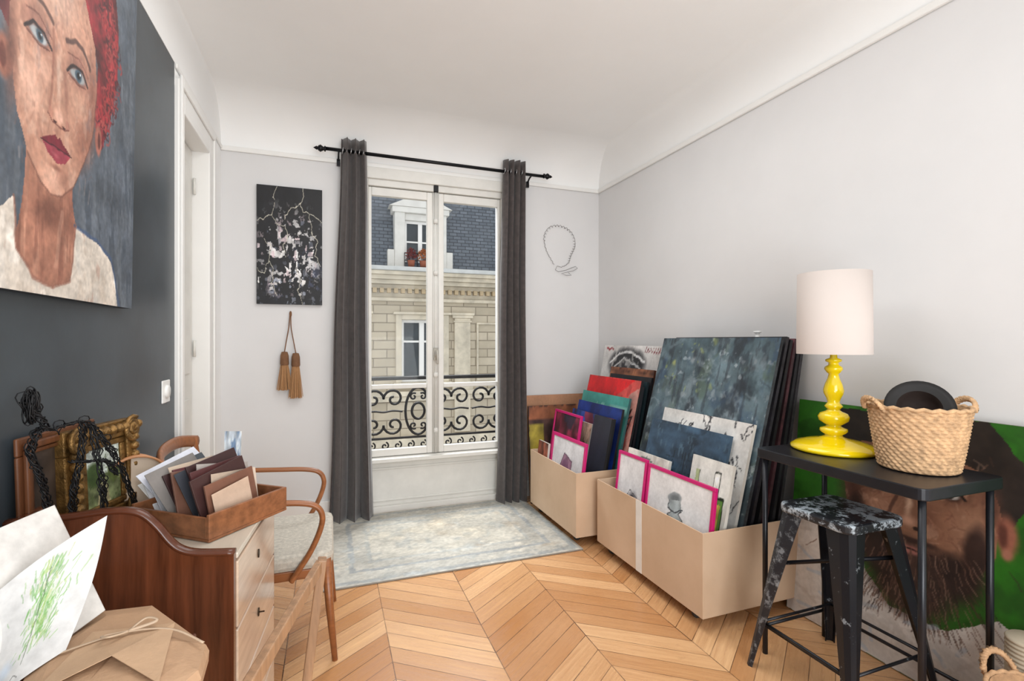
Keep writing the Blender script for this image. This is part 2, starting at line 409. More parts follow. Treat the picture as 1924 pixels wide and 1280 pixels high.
for cx in wins:
    for z0, z1 in ((.35,1.85), (-3.2,-1.3)):
        o = boxes('window', frame4(cx-.5,cx+.5,z0,z1,.07,12.12,12.2)+[(cx-.06,cx+.06,12.12,12.2,z0+.07,z1-.07),(cx-.43,cx-.06,12.14,12.18,z0+.95,z0+1.0),(cx+.06,cx+.43,12.14,12.18,z0+.95,z0+1.0)], white, bd, .005)
        box('window_glass', cx-.5,cx+.5,12.2,12.22,z0,z1, dglass, o, 0)
        boxes('window_surround', [(cx-.64,cx-.5,11.95,12.0,z0,z1+.12),(cx+.5,cx+.64,11.95,12.0,z0,z1+.12),(cx-.5,cx+.5,11.95,12.0,z1,z1+.12),(cx-.7,cx+.7,11.88,12.0,z0-.12,z0),(cx-.7,cx+.7,11.9,12.0,z1+.12,z1+.18)], stone, bd, .01)
boxes('cornice', [(-6,11,11.55,12.4,2.86,2.95),(-6,11,11.62,12.4,2.76,2.86),(-6,11,11.7,12.4,2.66,2.76),(-6,11,11.85,12.4,2.56,2.66),(-6,11,11.9,12.4,2.28,2.36),(-6,11,11.97,12.4,2.36,2.56)], stone, bd, .01)
o = box('dentil', -1,-.91,11.76,11.87,2.46,2.57, M('ochre_stone',(180,160,128),.8,0,.15,4,.1), bd)
for i in range(1, 44): dup(o, .16*i)
boxes('gutter', [(-6,11,11.5,11.6,2.95,3.05)], zinc, bd, .02)
boxes('stone_band', [(-6,11,11.9,12.0,.02,.14),(-6,11,11.94,12,-.1,.02)], stone, bd, .01)
boxes('stone_band', [(-6,11,11.85,12.0,-1.15,-.95)], stone, bd, .01)
V, F = prism([(12.0,2.95),(12.6,6.3),(12.9,6.3),(12.9,2.95)], lambda y, z: (-6,y,z), lambda y, z: (11,y,z)); mk('mansard_roof', V, F, slate, bd)
V, F = prism([(12.5,6.2),(12.5,6.4),(16,8),(16,6.2)], lambda y, z: (-6,y,z), lambda y, z: (11,y,z)); mk('upper_roof', V, F, zinc, bd)
for x in (3.08, .65):
    boxes('pilaster', [(x-.2,x+.2,11.93,12,-.9,1.9),(x-.26,x+.26,11.9,12,1.9,1.97),(x-.23,x+.23,11.91,12,1.8,1.84),(x-.29,x+.29,11.88,12,1.97,2.03),(x-.26,x+.26,11.9,12,.14,.3)], stone, bd, .01)
boxes('wall_panel', frame4(3.45,4.35,.35,1.8,.05,11.96,12.0), stone, bd, .01)
for cx in (-2.3, 2.05, 6.3):
    dm = boxes('dormer', [(cx-.62,cx-.38,11.9,12.7,3.05,4.45),(cx+.38,cx+.62,11.9,12.7,3.05,4.45),(cx-.68,cx+.68,11.86,12.7,4.38,4.52),(cx-.38,cx+.38,11.95,12.7,4.22,4.38),(cx-.72,cx+.72,11.85,12.7,3.02,3.1),(cx-.78,cx-.62,11.92,12.6,3.1,3.5),(cx+.62,cx+.78,11.92,12.6,3.1,3.5)], pale, bd, .015)
    V, F = prism([(cx-.75,4.52),(cx+.75,4.52),(cx+.1,4.83),(cx-.1,4.83)], lambda x, z: (x,11.84,z), lambda x, z: (x,12.7,z)); mk('pediment', V, F, pale, dm)
    boxes('dormer_window', frame4(cx-.38,cx+.38,3.1,4.22,.06,12.05,12.1)+[(cx-.05,cx+.05,12.05,12.1,3.16,4.16),(cx-.32,cx+.32,12.06,12.09,3.7,3.74)], white, dm, .004)
    box('window_glass', cx-.38,cx+.38,12.1,12.12,3.1,4.22, dglass, dm, 0)
    V, F = join([tube([(cx-.4,11.86,z),(cx+.4,11.86,z)], .012, n=6) for z in (3.25,3.42)]+[tube([(cx-.4+.1*i,11.86,3.1),(cx-.4+.1*i,11.86,3.42)], .008, n=5) for i in range(9)]); mk('dormer_guard', V, F, iron, dm)
leaf = M('red_foliage', (120,50,48), .8, 0, .4, 30); leaf2 = M('orange_foliage', (175,105,60), .8, 0, .4, 30); terr = M('terracotta', (150,85,60), .8)
for cx, lf in ((1.8, leaf), (2.08, leaf2)):
    p = empty('potted_plant', (cx, 11.8, 3.1), 'bushy reddish potted plant on a dormer window ledge', 'plant', 'plants on the dormer ledge')
    V, F = lathe([(0,3.1),(.07,3.1),(.09,3.24),(.08,3.24),(0,3.22)], cx, 11.8, 14); mk('pot', V, F, terr, p, True)
    V, F = [], []
    for i in range(160):
        a, b = random.uniform(0, 6.28), random.uniform(-.6, 1.5); r = random.uniform(.06,.14)
        q = Vector((cx+r*math.cos(a)*math.cos(b), 11.8+r*math.sin(a)*math.cos(b), 3.36+r*1.2*math.sin(b)))
        u = Vector((random.uniform(-1,1), random.uniform(-1,1), random.uniform(-1,1))).normalized()*.03; v = u.cross(Vector((.3,.5,.8)))
        k = len(V); V += [q-u, q+v*.7, q+u, q-v*.7]; F.append((k,k+1,k+2,k+3))
    o = mk('foliage', V, F, lf, p); o['kind'] = 'stuff'
meta(box('trim_5', -14, 18, 4.6, 12, -6.1, -6, M('asphalt',(120,120,120),.9)), kind='structure', label='asphalt street below')

# ================================================================ CURTAINS
blk = M('black_metal', (24,24,27), .35, .6, .15, 12)
rod = empty('curtain_rod', (.85, 3.88, 2.755), 'black metal curtain rod with turned finials', 'curtain rod')
V, F = tube([(-.03,3.88,2.757),(1.71,3.88,2.75)], .013, n=14); mk('rod', V, F, blk, rod, True)
for x, s in ((-.03,-1),(1.71,1)):
    Mx = Matrix.Translation((x,3.88,2.754)) @ Matrix.Rotation(s*math.pi/2, 4, 'Y')
    V, F = lathe([(0,-.005),(.02,0),(.02,.008),(.012,.012),(.018,.022),(.026,.035),(.018,.05),(.01,.054),(.014,.062),(.0,.085)], 0, 0, 18, Mx); mk('finial', V, F, blk, rod, True)
for x in (.06, 1.60):
    V, F = join([tube([(x,3.88,2.745),(x,3.93,2.735),(x,3.985,2.70)], .007, n=8), bx(x-.012,x+.012,3.965,3.982,2.67,2.72)]); mk('bracket', V, F, blk, rod)
n = N('charcoal_velvet'); f = n.ramp(n.noise(25, 4), .3, .7); n.l(n.mix(f, L3((62,55,54)), L3((80,72,70))), n.b.inputs['Base Color']); n.b.inputs['Roughness'].default_value = .85
n.b.inputs['Sheen Weight'].default_value = .3; curt = n.m
chrome = M('brushed_steel', (180,180,182), .3, .9)
def curtain(xt0, xt1, xb0, xb1, nf, lab, ph):
    nu, nv = nf*12+1, 60; V, F = [], []
    for j in range(nv):
        t = j/(nv-1); z = 2.85-2.84*t
        x0 = xt0+(xb0-xt0)*t+.006*math.sin(t*9+ph); x1 = xt1+(xb1-xt1)*t+.006*math.sin(t*7+ph*2)
        for i in range(nu):
            u = i/(nu-1)
            u2 = u+.02*math.sin(3*t+ph+u*5)*t
            V.append((x0+(x1-x0)*u+.008*math.sin(u*nf*4*math.pi+ph), 3.885+(.034+.02*t)*math.sin(u2*nf*2*math.pi+ph)+.006*math.sin(17*u+8*t), z))
    for j in range(nv-1):
        for i in range(nu-1):
            k = j*nu+i; F.append((k,k+1,k+nu+1,k+nu))
    o = mk('curtain', V, F, curt, None, True, solid=.003); meta(o, lab, 'curtain', 'window curtains')
    for q in range(nf*2):
        x = xt0+(xt1-xt0)*(q+.5)/(nf*2)
        Vv, Ff = tube([(x+.004*math.sin(a), 3.88+.022*math.cos(a), 2.755+.022*math.sin(a)) for a in [2*math.pi*i/16 for i in range(16)]], .004, n=6, closed=True)
        mk('eyelet', Vv, Ff, chrome, o, True)
curtain(.075,.25,-.01,.30,3,'charcoal velvet eyelet curtain gathered beside the dark abstract painting',.4)
curtain(1.345,1.545,1.30,1.56,4,'charcoal velvet eyelet curtain gathered beside the wire drawing',1.2)

# ================================================================ WALL ART
edged = M('dark_canvas_edge', (52,60,68), .7); edgew = M('raw_canvas_edge', (215,210,200), .8); edgek = M('black_canvas_edge', (25,25,27), .7)
A = Art(1.0, 2.2, 1.47, 2.67, 360, 360, (84,92,102), .08, 10, 10, .002)
A.smear((64,74,86), .2, 40, 12, .5); A.smear((112,120,128), .8, 40, 8, .5); A.smear((104,112,120), .5, 50, 8, .4)
A.poly([(1.40,2.67),(1.37,2.4),(1.40,2.1),(1.47,2.05),(1.5,2.5),(1.6,2.67)], (92,30,34), .2)
A.poly([(1.5,2.67),(1.95,2.67),(2.01,2.55),(2.045,2.40),(2.035,2.22),(1.99,2.09),(1.95,2.0),(1.90,1.955),(1.87,2.05),(1.89,2.2),(1.81,2.34),(1.6,2.45),(1.45,2.45)], (118,28,36), .25, sx=20, sy=20)
for i in range(260):
    th_ = random.uniform(-.9,1.2); rr = random.uniform(.9,1.22); a = 1.68+.31*rr*math.cos(th_); b = 2.24+.29*rr*math.sin(th_)
    if a < 1.88 and b < 2.39: continue
    dth = random.uniform(.4,1.4)*random.choice([-1,1]); r0 = random.uniform(.012,.03); a0 = random.uniform(0,6.28)
    A.line([(a+r0*math.cos(a0+dth*k), b+r0*math.sin(a0+dth*k)) for k in range(4)], random.uniform(.003,.006), random.choice([(164,48,48),(74,16,24),(146,36,44),(170,76,72),(52,18,28)]), .65)
nm_ = A.poly([(1.52,1.86),(1.505,1.7),(1.47,1.56),(1.53,1.50),(1.63,1.485),(1.73,1.51),(1.79,1.62),(1.75,1.72),(1.74,1.86)], (164,114,94), .06)
A.smear((196,152,130), .5, 40, 5, .5, 4, 1.2, nm_); A.smear((116,74,62), .7, 44, 5, .5, 4, 1.2, nm_)
sh_ = A.poly([(1.15,1.4),(1.2,1.56),(1.36,1.61),(1.47,1.69),(1.485,1.57),(1.55,1.51),(1.65,1.49),(1.74,1.52),(1.765,1.68),(1.85,1.665),(1.95,1.645),(2.01,1.61),(2.05,1.55),(2.08,1.4)], (216,206,194), .03, sx=14, sy=14)
A.smear((186,172,158), .7, 24, 16, .5, 5, 1.2, sh_); A.smear((232,226,218), .8, 20, 12, .6, 5, 1.5, sh_); A.smear((170,134,118), 1.6, 30, 12, .5, 5, 2, sh_)
A.line([(1.76,1.68),(1.9,1.665),(2.01,1.625),(2.05,1.55),(2.09,1.46)], .008, (64,84,120), .7)
A.line([(1.47,1.69),(1.485,1.57),(1.55,1.51),(1.65,1.49),(1.74,1.52),(1.765,1.68)], .006, (140,95,80), .7)
face = [(1.435,2.3),(1.445,2.1),(1.455,1.98),(1.475,1.89),(1.52,1.81),(1.58,1.755),(1.63,1.735),(1.69,1.745),(1.75,1.79),(1.81,1.88),(1.86,1.98),(1.885,2.12),(1.87,2.25),(1.80,2.36),(1.65,2.45),(1.5,2.44)]
A.ell(1.425,1.99,.035,.06,(172,112,92)); A.ell(1.42,1.99,.015,.035,(110,60,50)); A.ell(1.90,1.98,.028,.055,(160,98,84)); A.ell(1.905,1.98,.012,.03,(100,52,46))
fm_ = A.poly(face, (190,142,120), .03, sx=14, sy=14)
for e_ in [(1.64,2.28,.19,.14,(222,186,166),0,.8),(1.53,1.97,.10,.12,(216,176,156),.3,.8),(1.81,1.95,.09,.15,(150,98,80),-.3,.8),(1.45,2.02,.04,.2,(120,78,66),0,.9),
           (1.635,1.775,.085,.05,(208,166,146),0,.8),(1.855,2.1,.055,.2,(136,88,74),0,.85),(1.565,2.13,.09,.08,(142,98,86),0,.8),(1.765,2.13,.09,.08,(128,86,76),0,.8),(1.775,2.03,.07,.06,(202,160,138),0,.7),(1.58,2.04,.06,.05,(210,168,148),0,.7),(1.70,1.80,.06,.05,(150,104,88),0,.6)]:
    A.ell(*e_[:5], e_[5], e_[6], 1.0)
A.smear((226,196,178), .8, 34, 18, .28, 4, 1.2, fm_); A.smear((130,86,74), 1.0, 34, 18, .28, 4, 1.2, fm_); A.smear((112,106,116), 1.5, 30, 16, .3, 4, 1.2, fm_)
for i in range(200):
    x, y = random.uniform(1.46,1.86), random.uniform(1.78,2.42)
    A.line([(x,y),(x+random.uniform(-.01,.02),y+random.uniform(-.05,.05))], .004, random.choice([(226,194,176),(154,100,82),(186,124,100),(210,166,144),(124,90,90)]), .2)
for ex in (1.562,1.762):
    A.ell(ex,2.113,.056,.026,(96,60,54),.05,.8,.4); A.ell(ex,2.112,.048,.018,(170,174,176),.05,1,.3); A.ell(ex+.003,2.114,.020,.020,(66,86,100),0,1,.3); A.ell(ex+.003,2.114,.010,.011,(18,22,28)); A.ell(ex+.009,2.120,.004,.004,(225,230,234))
    A.line([(ex-.058,2.103),(ex-.025,2.132),(ex+.025,2.135),(ex+.06,2.110)], .006, (44,28,28)); A.line([(ex-.055,2.152),(ex,2.165),(ex+.06,2.14)], .003, (110,66,56), .7); A.line([(ex-.05,2.098),(ex,2.088),(ex+.05,2.10)], .003, (100,58,50), .8)
A.line([(1.49,2.178),(1.53,2.20),(1.58,2.203),(1.625,2.185)], .009, (72,48,44), .75); A.line([(1.70,2.178),(1.75,2.205),(1.79,2.205),(1.835,2.17)], .009, (66,44,42), .75)
A.line([(1.628,2.17),(1.632,2.08),(1.622,1.99),(1.618,1.965)], .007, (140,92,76), .6); A.ell(1.662,2.06,.018,.12,(228,194,174),0,.8,1); A.ell(1.70,2.03,.014,.10,(150,100,84),0,.6,1)
A.ell(1.662,1.955,.036,.028,(218,172,152),0,.9,.8); A.ell(1.622,1.95,.013,.017,(176,122,104),0,.8); A.ell(1.706,1.95,.013,.017,(154,104,90),0,.8); A.ell(1.642,1.935,.011,.005,(70,32,30)); A.ell(1.688,1.935,.011,.005,(70,32,30)); A.line([(1.61,1.942),(1.63,1.93),(1.662,1.926),(1.695,1.93),(1.715,1.942)], .003, (120,70,60))
A.ell(1.655,1.905,.02,.02,(160,110,92),0,.6,1)
A.poly([(1.578,1.868),(1.62,1.888),(1.645,1.896),(1.657,1.890),(1.67,1.896),(1.69,1.886),(1.735,1.866),(1.70,1.862),(1.655,1.864),(1.61,1.862)], (110,30,44)); A.poly([(1.582,1.866),(1.61,1.862),(1.655,1.864),(1.70,1.862),(1.732,1.865),(1.70,1.836),(1.658,1.824),(1.61,1.838)], (146,56,70)); A.ell(1.65,1.845,.03,.007,(180,92,100),0,.7,.6); A.line([(1.578,1.867),(1.61,1.863),(1.655,1.866),(1.70,1.863),(1.737,1.865)], .0025, (56,14,22)); A.ell(1.655,1.814,.045,.01,(128,82,68),0,.7,.8)
A.ell(1.63,1.685,.12,.06,(108,68,56),0,.75,.9); A.line([(1.57,1.70),(1.56,1.56)], .01, (112,70,58), .4); A.line([(1.69,1.70),(1.66,1.55)], .012, (204,160,138), .4)
A.line(face[4:12], .004, (104,64,54), .5)
A.img *= (1+.035*fbm(360,360,90,90,2))[..., None]
canvas('portrait_painting', (XL+.033,1.0,1.468), (0,1,0), (.014,0,1), 1.215, 1.2, .032, A, edged, 'large painted portrait of a red-haired woman in a white shirt', 'painting')
# abstract painting
A = flat_art(160, 300, (18,18,22), .2, jit=.004)
mk_ = A.gm(.5,.44,.6,.40)
A.smear((62,68,92), .3, 5, 7, .8, 4, 4, A.gm(.6,.22,.5,.28))
for i in range(190):
    x = random.gauss(.48,.24); y = random.gauss(.42,.17)
    if not (.03 < x < .97 and .04 < y < .74): continue
    ww = random.uniform(.012,.06); hh = random.uniform(.004,.022)
    if random.random() < .45: ww, hh = hh*1.5, ww*.6
    A.poly([(x-ww,y-hh),(x+ww*.9,y-hh*.8),(x+ww,y+hh),(x-ww*.8,y+hh*.9)], random.choice([(228,226,226),(216,212,212),(206,190,194),(160,158,164),(24,24,28),(18,18,22),(20,20,24),(90,94,106),(236,234,232)]), .12, .9, 20, 20)
A.smear((226,224,224), 1.0, 10, 14, 1, 5, 6, mk_); A.smear((204,186,190), 1.3, 12, 12, .9, 5, 6, mk_)
A.smear((16,16,20), .5, 12, 16, 1, 5, 7); A.smear((146,152,166), 1.3, 14, 20, .8, 5, 6, A.gm(.5,.12,.6,.25))
for P in ([(.3,1),(.25,.9),(.27,.84),(.22,.76),(.12,.72),(.0,.71)], [(.7,1),(.72,.92),(.66,.86),(.70,.80),(.86,.77),(1,.72)], [(.22,.76),(.30,.68),(.42,.66),(.46,.58),(.40,.5),(.44,.4)], [(.8,.78),(.83,.62),(.92,.55),(.9,.42),(.97,.34)], [(.66,.86),(.5,.82),(.42,.72)], [(.1,.55),(.2,.48),(.18,.36),(.25,.3),(.22,.18),(.3,.08)], [(.6,.3),(.68,.22),(.62,.12),(.7,.0)], [(0,.3),(.1,.26),(.18,.36)]):
    Q = []
    for (x1,y1),(x2,y2) in zip(P[:-1],P[1:]):
        for t in (0,.33,.66): Q.append((x1+(x2-x1)*t+random.uniform(-.012,.012), y1+(y2-y1)*t+random.uniform(-.006,.006)))
    Q.append(P[-1]); A.line(Q, .0044, (214,208,190), .9, j=1.5)
canvas('abstract_painting', (-.495,3.975,1.615), (1,0,0), (0,0,1), .44, .86, .024, A, edgek, 'black abstract painting with broken white and pale pink marks', 'painting')
# tassel ornament
straw = M('straw_bristle', (176,132,90), .8, 0, .3, 40, .3, (30,30,1)); cordm = M('brown_cord', (120,84,58), .85, 0, .2, 30)
ts = empty('tassel_hanging', (-.275,3.97,.93), 'pair of straw tassels hanging from a twisted brown cord', 'wall ornament')
V, F = join([tube(sm([(-.275,3.985,1.56),(-.283,3.98,1.45),(-.30,3.97,1.34),(-.31,3.955,1.27)]), .004, n=6), tube(sm([(-.27,3.985,1.56),(-.268,3.98,1.45),(-.25,3.97,1.34),(-.235,3.955,1.26)]), .004, n=6),
             tube([(-.272+.006*math.cos(a),3.985,1.545+.02*math.sin(a)) for a in [2*math.pi*i/12 for i in range(12)]], .003, n=5, closed=True)])
mk('cord', V, F, cordm, ts, True)
for cx, z0, z1 in ((-.31,.985,1.27),(-.235,.925,1.26)):
    V, F = lathe([(0,z1),(.02,z1-.003),(.028,z1-.03),(.03,z1-.09),(.026,z1-.10)], cx, 3.955, 16); mk('tassel_head', V, F, cordm, ts, True)
    Ls = []
    for i in range(90):
        a = random.uniform(0,6.28); r = math.sqrt(random.random())
        Ls.append(tube([(cx+.024*r*math.cos(a),3.955+.024*r*math.sin(a),z1-.09),(cx+.05*r*math.cos(a)+random.uniform(-.006,.006),3.955+.032*r*math.sin(a),z0+random.uniform(0,.02))], .0026, n=4))
    V, F = join(Ls); o = mk('tassel_fringe', V, F, straw, ts); o['kind'] = 'stuff'
# wire drawing on wall: curly head outline
hp = [(1.86,2.02),(1.82,2.08),(1.785,2.14),(1.765,2.22),(1.775,2.29),(1.82,2.345),(1.89,2.365),(1.96,2.355),(2.02,2.32),(2.055,2.26),(2.06,2.20),(2.04,2.15),(2.015,2.10),(2.0,2.05),(1.97,2.02),(1.92,2.0)]
P = []
for i, p in enumerate(sm([(x,3.985,z) for x, z in hp], 7)):
    k = .011 if 20 < i < 92 else .004
    P.append(p+Vector((k*math.sin(i*2.1), random.uniform(-.003,.003), k*math.cos(i*2.1))))
P += [Vector(q) for q in ((1.89,3.985,2.01),(1.87,3.985,1.975),(1.90,3.985,1.96),(1.97,3.985,1.975),(2.03,3.985,2.0),(2.07,3.985,2.015),(2.09,3.985,2.0),(2.05,3.985,1.975),(1.99,3.985,1.96),(1.93,3.985,1.945),(1.98,3.985,1.93),(2.03,3.985,1.935),(2.0,3.985,1.955))]
V, F = tube(P, .0017, n=5); meta(mk('wire_wall_sculpture', V, F, M('thin_wire',(90,84,82),.5,.4)), 'thin bent wire outline of a curly head on the wall', 'wall ornament')
# switch
wp_ = M('white_plastic',(240,240,238),.35)
sw = empty('light_switch', (XL,2.73,1.06), 'white square light switch on the dark wall', 'light switch')
box('switch_plate', XL,XL+.008,2.675,2.785,1.06,1.165, wp_, sw, .004)
V, F = lathe([(0,.012),(.028,.012),(.03,.008),(.03,0)], 0,0,24, Matrix.Translation((XL+.006,2.73,1.112)) @ Matrix.Rotation(math.pi/2,4,'Y')); mk('switch_rocker', V, F, wp_, sw, True)

# ================================================================ RUG
A = Art(-.04,1.53,2.84,3.97,170,130,(184,180,170),.04,14,14,.003)
def ring(dx, c, a):
    A.poly([(-.04+dx,2.84+dx),(1.53-dx,2.84+dx),(1.53-dx,3.97-dx),(-.04+dx,3.97-dx)], c, .04, a)
ring(.02,(152,156,156),.8); ring(.055,(184,180,169),.85); ring(.15,(148,153,155),.75); ring(.18,(180,175,163),.8); ring(.26,(160,162,158),.7); ring(.285,(188,182,168),.8)
A.smear((154,158,156), .6, 24, 18, .5, 5, 1); A.smear((200,192,176), .9, 30, 30, .5, 4, 1); A.smear((160,144,124), 1.5, 10, 8, .45, 3, 1); A.smear((190,180,160), .2, 5, 5, .5, 3, 1, A.gm(.72,3.45,.55,.35))
A.img *= (1+.035*fbm(170,130,90,80,2))[..., None]
canvas('rug', (-.04,2.84,.010), (1,0,0), (0,1,0), 1.57, 1.13, .008, A, M('rug_edge',(150,146,138),.95), 'faded beige and grey rug with a worn border', 'rug')

# ================================================================ CARDBOARD BOXES
n = N('cardboard'); f = n.ramp(n.noise(2.5, 5), .3, .7); n.l(n.mix(f, L3((200,170,140)), L3((216,188,160))), n.b.inputs['Base Color']); n.b.inputs['Roughness'].default_value = .75
n.bump(n.noise(30,3,n.scl((1,1,20))), .05, .002); card = n.m
tape = M('white_tape', (232,228,222), .4); rub = M('caster_rubber', (60,58,56), .6)
def cbox(x0,x1,y0,y1,z0,z1,lab,tapes):
    t = .006
    o = boxes('cardboard_box', [(x0,x1,y0,y1,z0,z0+t),(x0,x0+t,y0,y1,z0+t,z1),(x1-t,x1,y0,y1,z0+t,z1),(x0+t,x1-t,y0,y0+t,z0+t,z1),(x0+t,x1-t,y1-t,y1,z0+t,z1)], card, None, .001)
    meta(o, lab, 'box', 'wheeled cardboard boxes of canvases')
    for (ty, w_) in tapes: box('tape_strip', x0-.001,x0,ty-w_/2,ty+w_/2,z0,z1, tape, o, 0)
    for cx in (x0+.07,x1-.07):
        for cy in (y0+.12,y1-.07):
            V, F = lathe([(0,-.012),(.024,-.012),(.027,-.006),(.027,.006),(.024,.012),(0,.012)],0,0,16, Matrix.Translation((cx,cy,.027)) @ Matrix.Rotation(math.pi/2,4,'X'))
            c_ = mk('caster', V, F, rub, o, True)
            V, F = prism([(cy-.018,.02),(cy-.014,.02),(cy-.014,z0-.006),(cy+.014,z0-.006),(cy+.014,.02),(cy+.018,.02),(cy+.018,z0),(cy-.018,z0)], lambda y, z: (cx-.012,y,z), lambda y, z: (cx+.012,y,z)); mk('caster_fork', V, F, chrome, c_)
    return o
cbox(1.61,2.275,1.84,2.80,.065,.46,'large cardboard box on casters with white tape, full of canvases',[(2.344,.055)])
cbox(1.50,2.20,2.88,3.66,.065,.485,'smaller cardboard box on casters holding colourful canvases',[])
def lean(name, yf, yn, zt, xb, ang, art, edge, lab, cat='painting', t=.018, zb=.075, group='canvases stored in the cardboard boxes', **k):
    a = math.radians(ang); h_ = (zt-zb)/math.cos(a)
    return canvas(name, (xb,yf,zb), (0,-1,0), (math.sin(a),0,math.cos(a)), yf-yn, h_, t, art, edge, lab, cat, group=group, **k)
pink = M('magenta_frame', (206,24,112), .4, 0, .05)
def pframe(yf, yn, zt, xb, ang, art, lab, fm=pink, bw=.018, zb=.075, cat='picture frame', name='framed_print'):
    a = math.radians(ang); U = Vector((0,-1,0)); V_ = Vector((math.sin(a),0,math.cos(a))); Nn = U.cross(V_)
    w_ = yf-yn; h_ = (zt-zb)/math.cos(a); O = Vector((xb,yf,zb))
    o = empty(name, (xb,(yf+yn)/2,zb), lab, cat, 'framed prints in the cardboard boxes')
    R = Matrix((( U.x,V_.x,Nn.x,O.x),(U.y,V_.y,Nn.y,O.y),(U.z,V_.z,Nn.z,O.z),(0,0,0,1)))
    boxes('frame_border', [(0,w_,0,bw,-.012,.006),(0,w_,h_-bw,h_,-.012,.006),(0,bw,bw,h_-bw,-.012,.006),(w_-bw,w_,bw,h_-bw,-.012,.006)], fm, o, .002, R)
    canvas('print', O+U*bw+V_*bw, U, V_, w_-2*bw, h_-2*bw, .004, art, edgew, parent=o)
    return o
# large box contents
A = flat_art(240, 300, (72,90,98), .12, sx=7, sy=7, jit=.006)
A.smear((108,128,136), .0, 6, 7, .6, 5, 1.0); A.smear((34,40,48), .5, 7, 6, .7, 5, 1.2); A.smear((50,72,100), .8, 8, 8, .5, 5, 1.2); A.smear((84,100,80), .9, 8, 8, .5, 5, 1.2)
A.smear((154,168,174), .3, 8, 12, .6, 5, 1.0, A.gm(.6,.6,.45,.45)); A.smear((184,192,196), 1.3, 22, 30, .5, 5, 1.5); A.smear((30,34,42), .9, 30, 10, .4, 5, 1.5)
for i in range(70):
    x, y = random.uniform(.05,.95), random.uniform(.05,.98); dx = random.uniform(-.14,.14); dy = random.uniform(-.06,.06)
    A.line([(x,y),(x+dx*.5,y+dy*.5+random.uniform(-.01,.01)),(x+dx,y+dy)], random.uniform(.006,.020), random.choice([(128,146,154),(56,66,74),(94,114,124),(156,168,174),(44,54,66)]), .3)
for i in range(20):
    x, y = random.uniform(.1,.6), random.uniform(.75,1); A.ell(x, y, random.uniform(.008,.026), random.uniform(.006,.022), random.choice([(156,166,92),(170,174,106),(180,188,190)]), 0, .5, .8)
lean('large_abstract_canvas', 2.785, 1.86, 1.365, 1.765, 15.2, A, M('worn_dark_edge',(58,62,66),.8,0,.5,25), 'large dark blue-green abstract canvas with cloudy smears', group='large canvases in the wheeled box', bend=lambda u, v: .004*math.sin(u*3)*math.sin(v*3))
dk = [((40,38,44),1.37,1.825,14.6),((24,22,26),1.355,1.88,13.5),((70,40,46),1.36,1.93,12.6),((30,30,34),1.35,1.985,11.5),((46,44,48),1.34,2.03,10.6)]
for i, (c, zt, xb, an) in enumerate(dk):
    A = flat_art(12, 14, c, .3); lean('canvas', 2.72, 1.87, zt, xb, an, A, M('canvas_edge_%d' % i, c, .6, 0, .6, 25), 'dark stretched canvas stacked behind the large abstract', group='large canvases in the wheeled box', t=.018)
A = flat_art(120, 130, (222,220,216), .04)
for i in range(70):
    x = random.uniform(.02,.98); y = random.uniform(.35,.95); P = [(x,y)]
    for q in range(3): P.append((P[-1][0]+random.uniform(-.06,.06), P[-1][1]+random.uniform(-.1,.1)))
    A.line(P, random.uniform(.003,.008), (26,26,32), .9, j=3)
lean('scribble_canvas', 2.58, 1.885, .935, 1.742, 14.5, A, edgew, 'white canvas with black scribbled lines')
A = flat_art(100, 110, (52,74,94), .12, sx=5, sy=9); A.smear((30,46,60), .5, 5, 10, .6, 5); A.smear((84,110,126), 1.0, 30, 12, .6, 5)
for i in range(9):
    x = .35+.06*i; A.line([(x,.25),(x+random.uniform(-.03,.05),.55),(x+random.uniform(-.03,.06),.82)], .004, (20,30,36))
for i in range(5): A.line([(.3,.4+.09*i),(.85,.38+.1*i)], .003, (26,38,48), .7)
lean('blue_canvas', 2.63, 1.98, .865, 1.712, 14, A, M('blue_edge',(58,80,98),.6), 'dark blue abstract canvas with black lines')
A = flat_art(90, 120, (228,226,218), .03)
A.poly([(.08,.3),(.3,.3),(.3,.7),(.24,.74),(.24,.9),(.14,.9),(.14,.74),(.08,.7)], (190,200,150)); A.poly([(.5,.1),(.9,.12),(.9,.75),(.5,.75)], (90,130,60)); A.poly([(.56,.45),(.84,.45),(.84,.7),(.56,.7)], (206,190,90)); A.poly([(.3,.05),(.5,.05),(.5,.5),(.3,.5)], (210,130,50)); A.poly([(.62,.75),(.76,.75),(.76,.92),(.62,.92)], (228,226,218))
A.line([(.08,.3),(.3,.3),(.3,.7),(.24,.74),(.24,.9)], .01, (40,46,36)); A.line([(.5,.1),(.9,.12),(.9,.75),(.5,.75),(.5,.1)], .014, (26,34,24)); A.line([(.62,.75),(.62,.92),(.76,.92),(.76,.75)], .01, (40,44,36)); A.line([(.36,.1),(.44,.4)], .02, (40,44,36))
lean('bottle_canvas', 2.15, 1.87, .745, 1.678, 12, A, edgew, 'small white canvas with painted green bottles')
A = flat_art(40, 60, (226,220,210), .05); A.smear((190,182,170), .8, 6, 6, .6); A.line([(.1,.9),(.5,.96),(.9,.85)], .01, (90,90,90)); A.ell(.5,.7,.2,.12,(200,190,175))
lean('pale_canvas', 2.735, 2.33, .665, 1.690, 11, A, edgew, 'small pale canvas with faint sketch')
A = flat_art(90, 110, (232,231,232), .02); A.ell(.56,.5,.3,.16,(90,90,98),.3,.9,.5); A.ell(.5,.55,.22,.05,(30,30,36),.3,.9,.5); A.line([(.4,.2),(.45,.5),(.7,.55)], .008, (40,40,46)); A.ell(.72,.36,.16,.08,(120,122,130),-.4,.8,.5); A.line([(.25,.45),(.5,.66),(.8,.6)], .006, (50,50,56))
pframe(2.70, 2.405, .662, 1.642, 7, A, 'magenta framed grey sketch of a figure')
A = flat_art(140, 150, (234,233,233), .02)
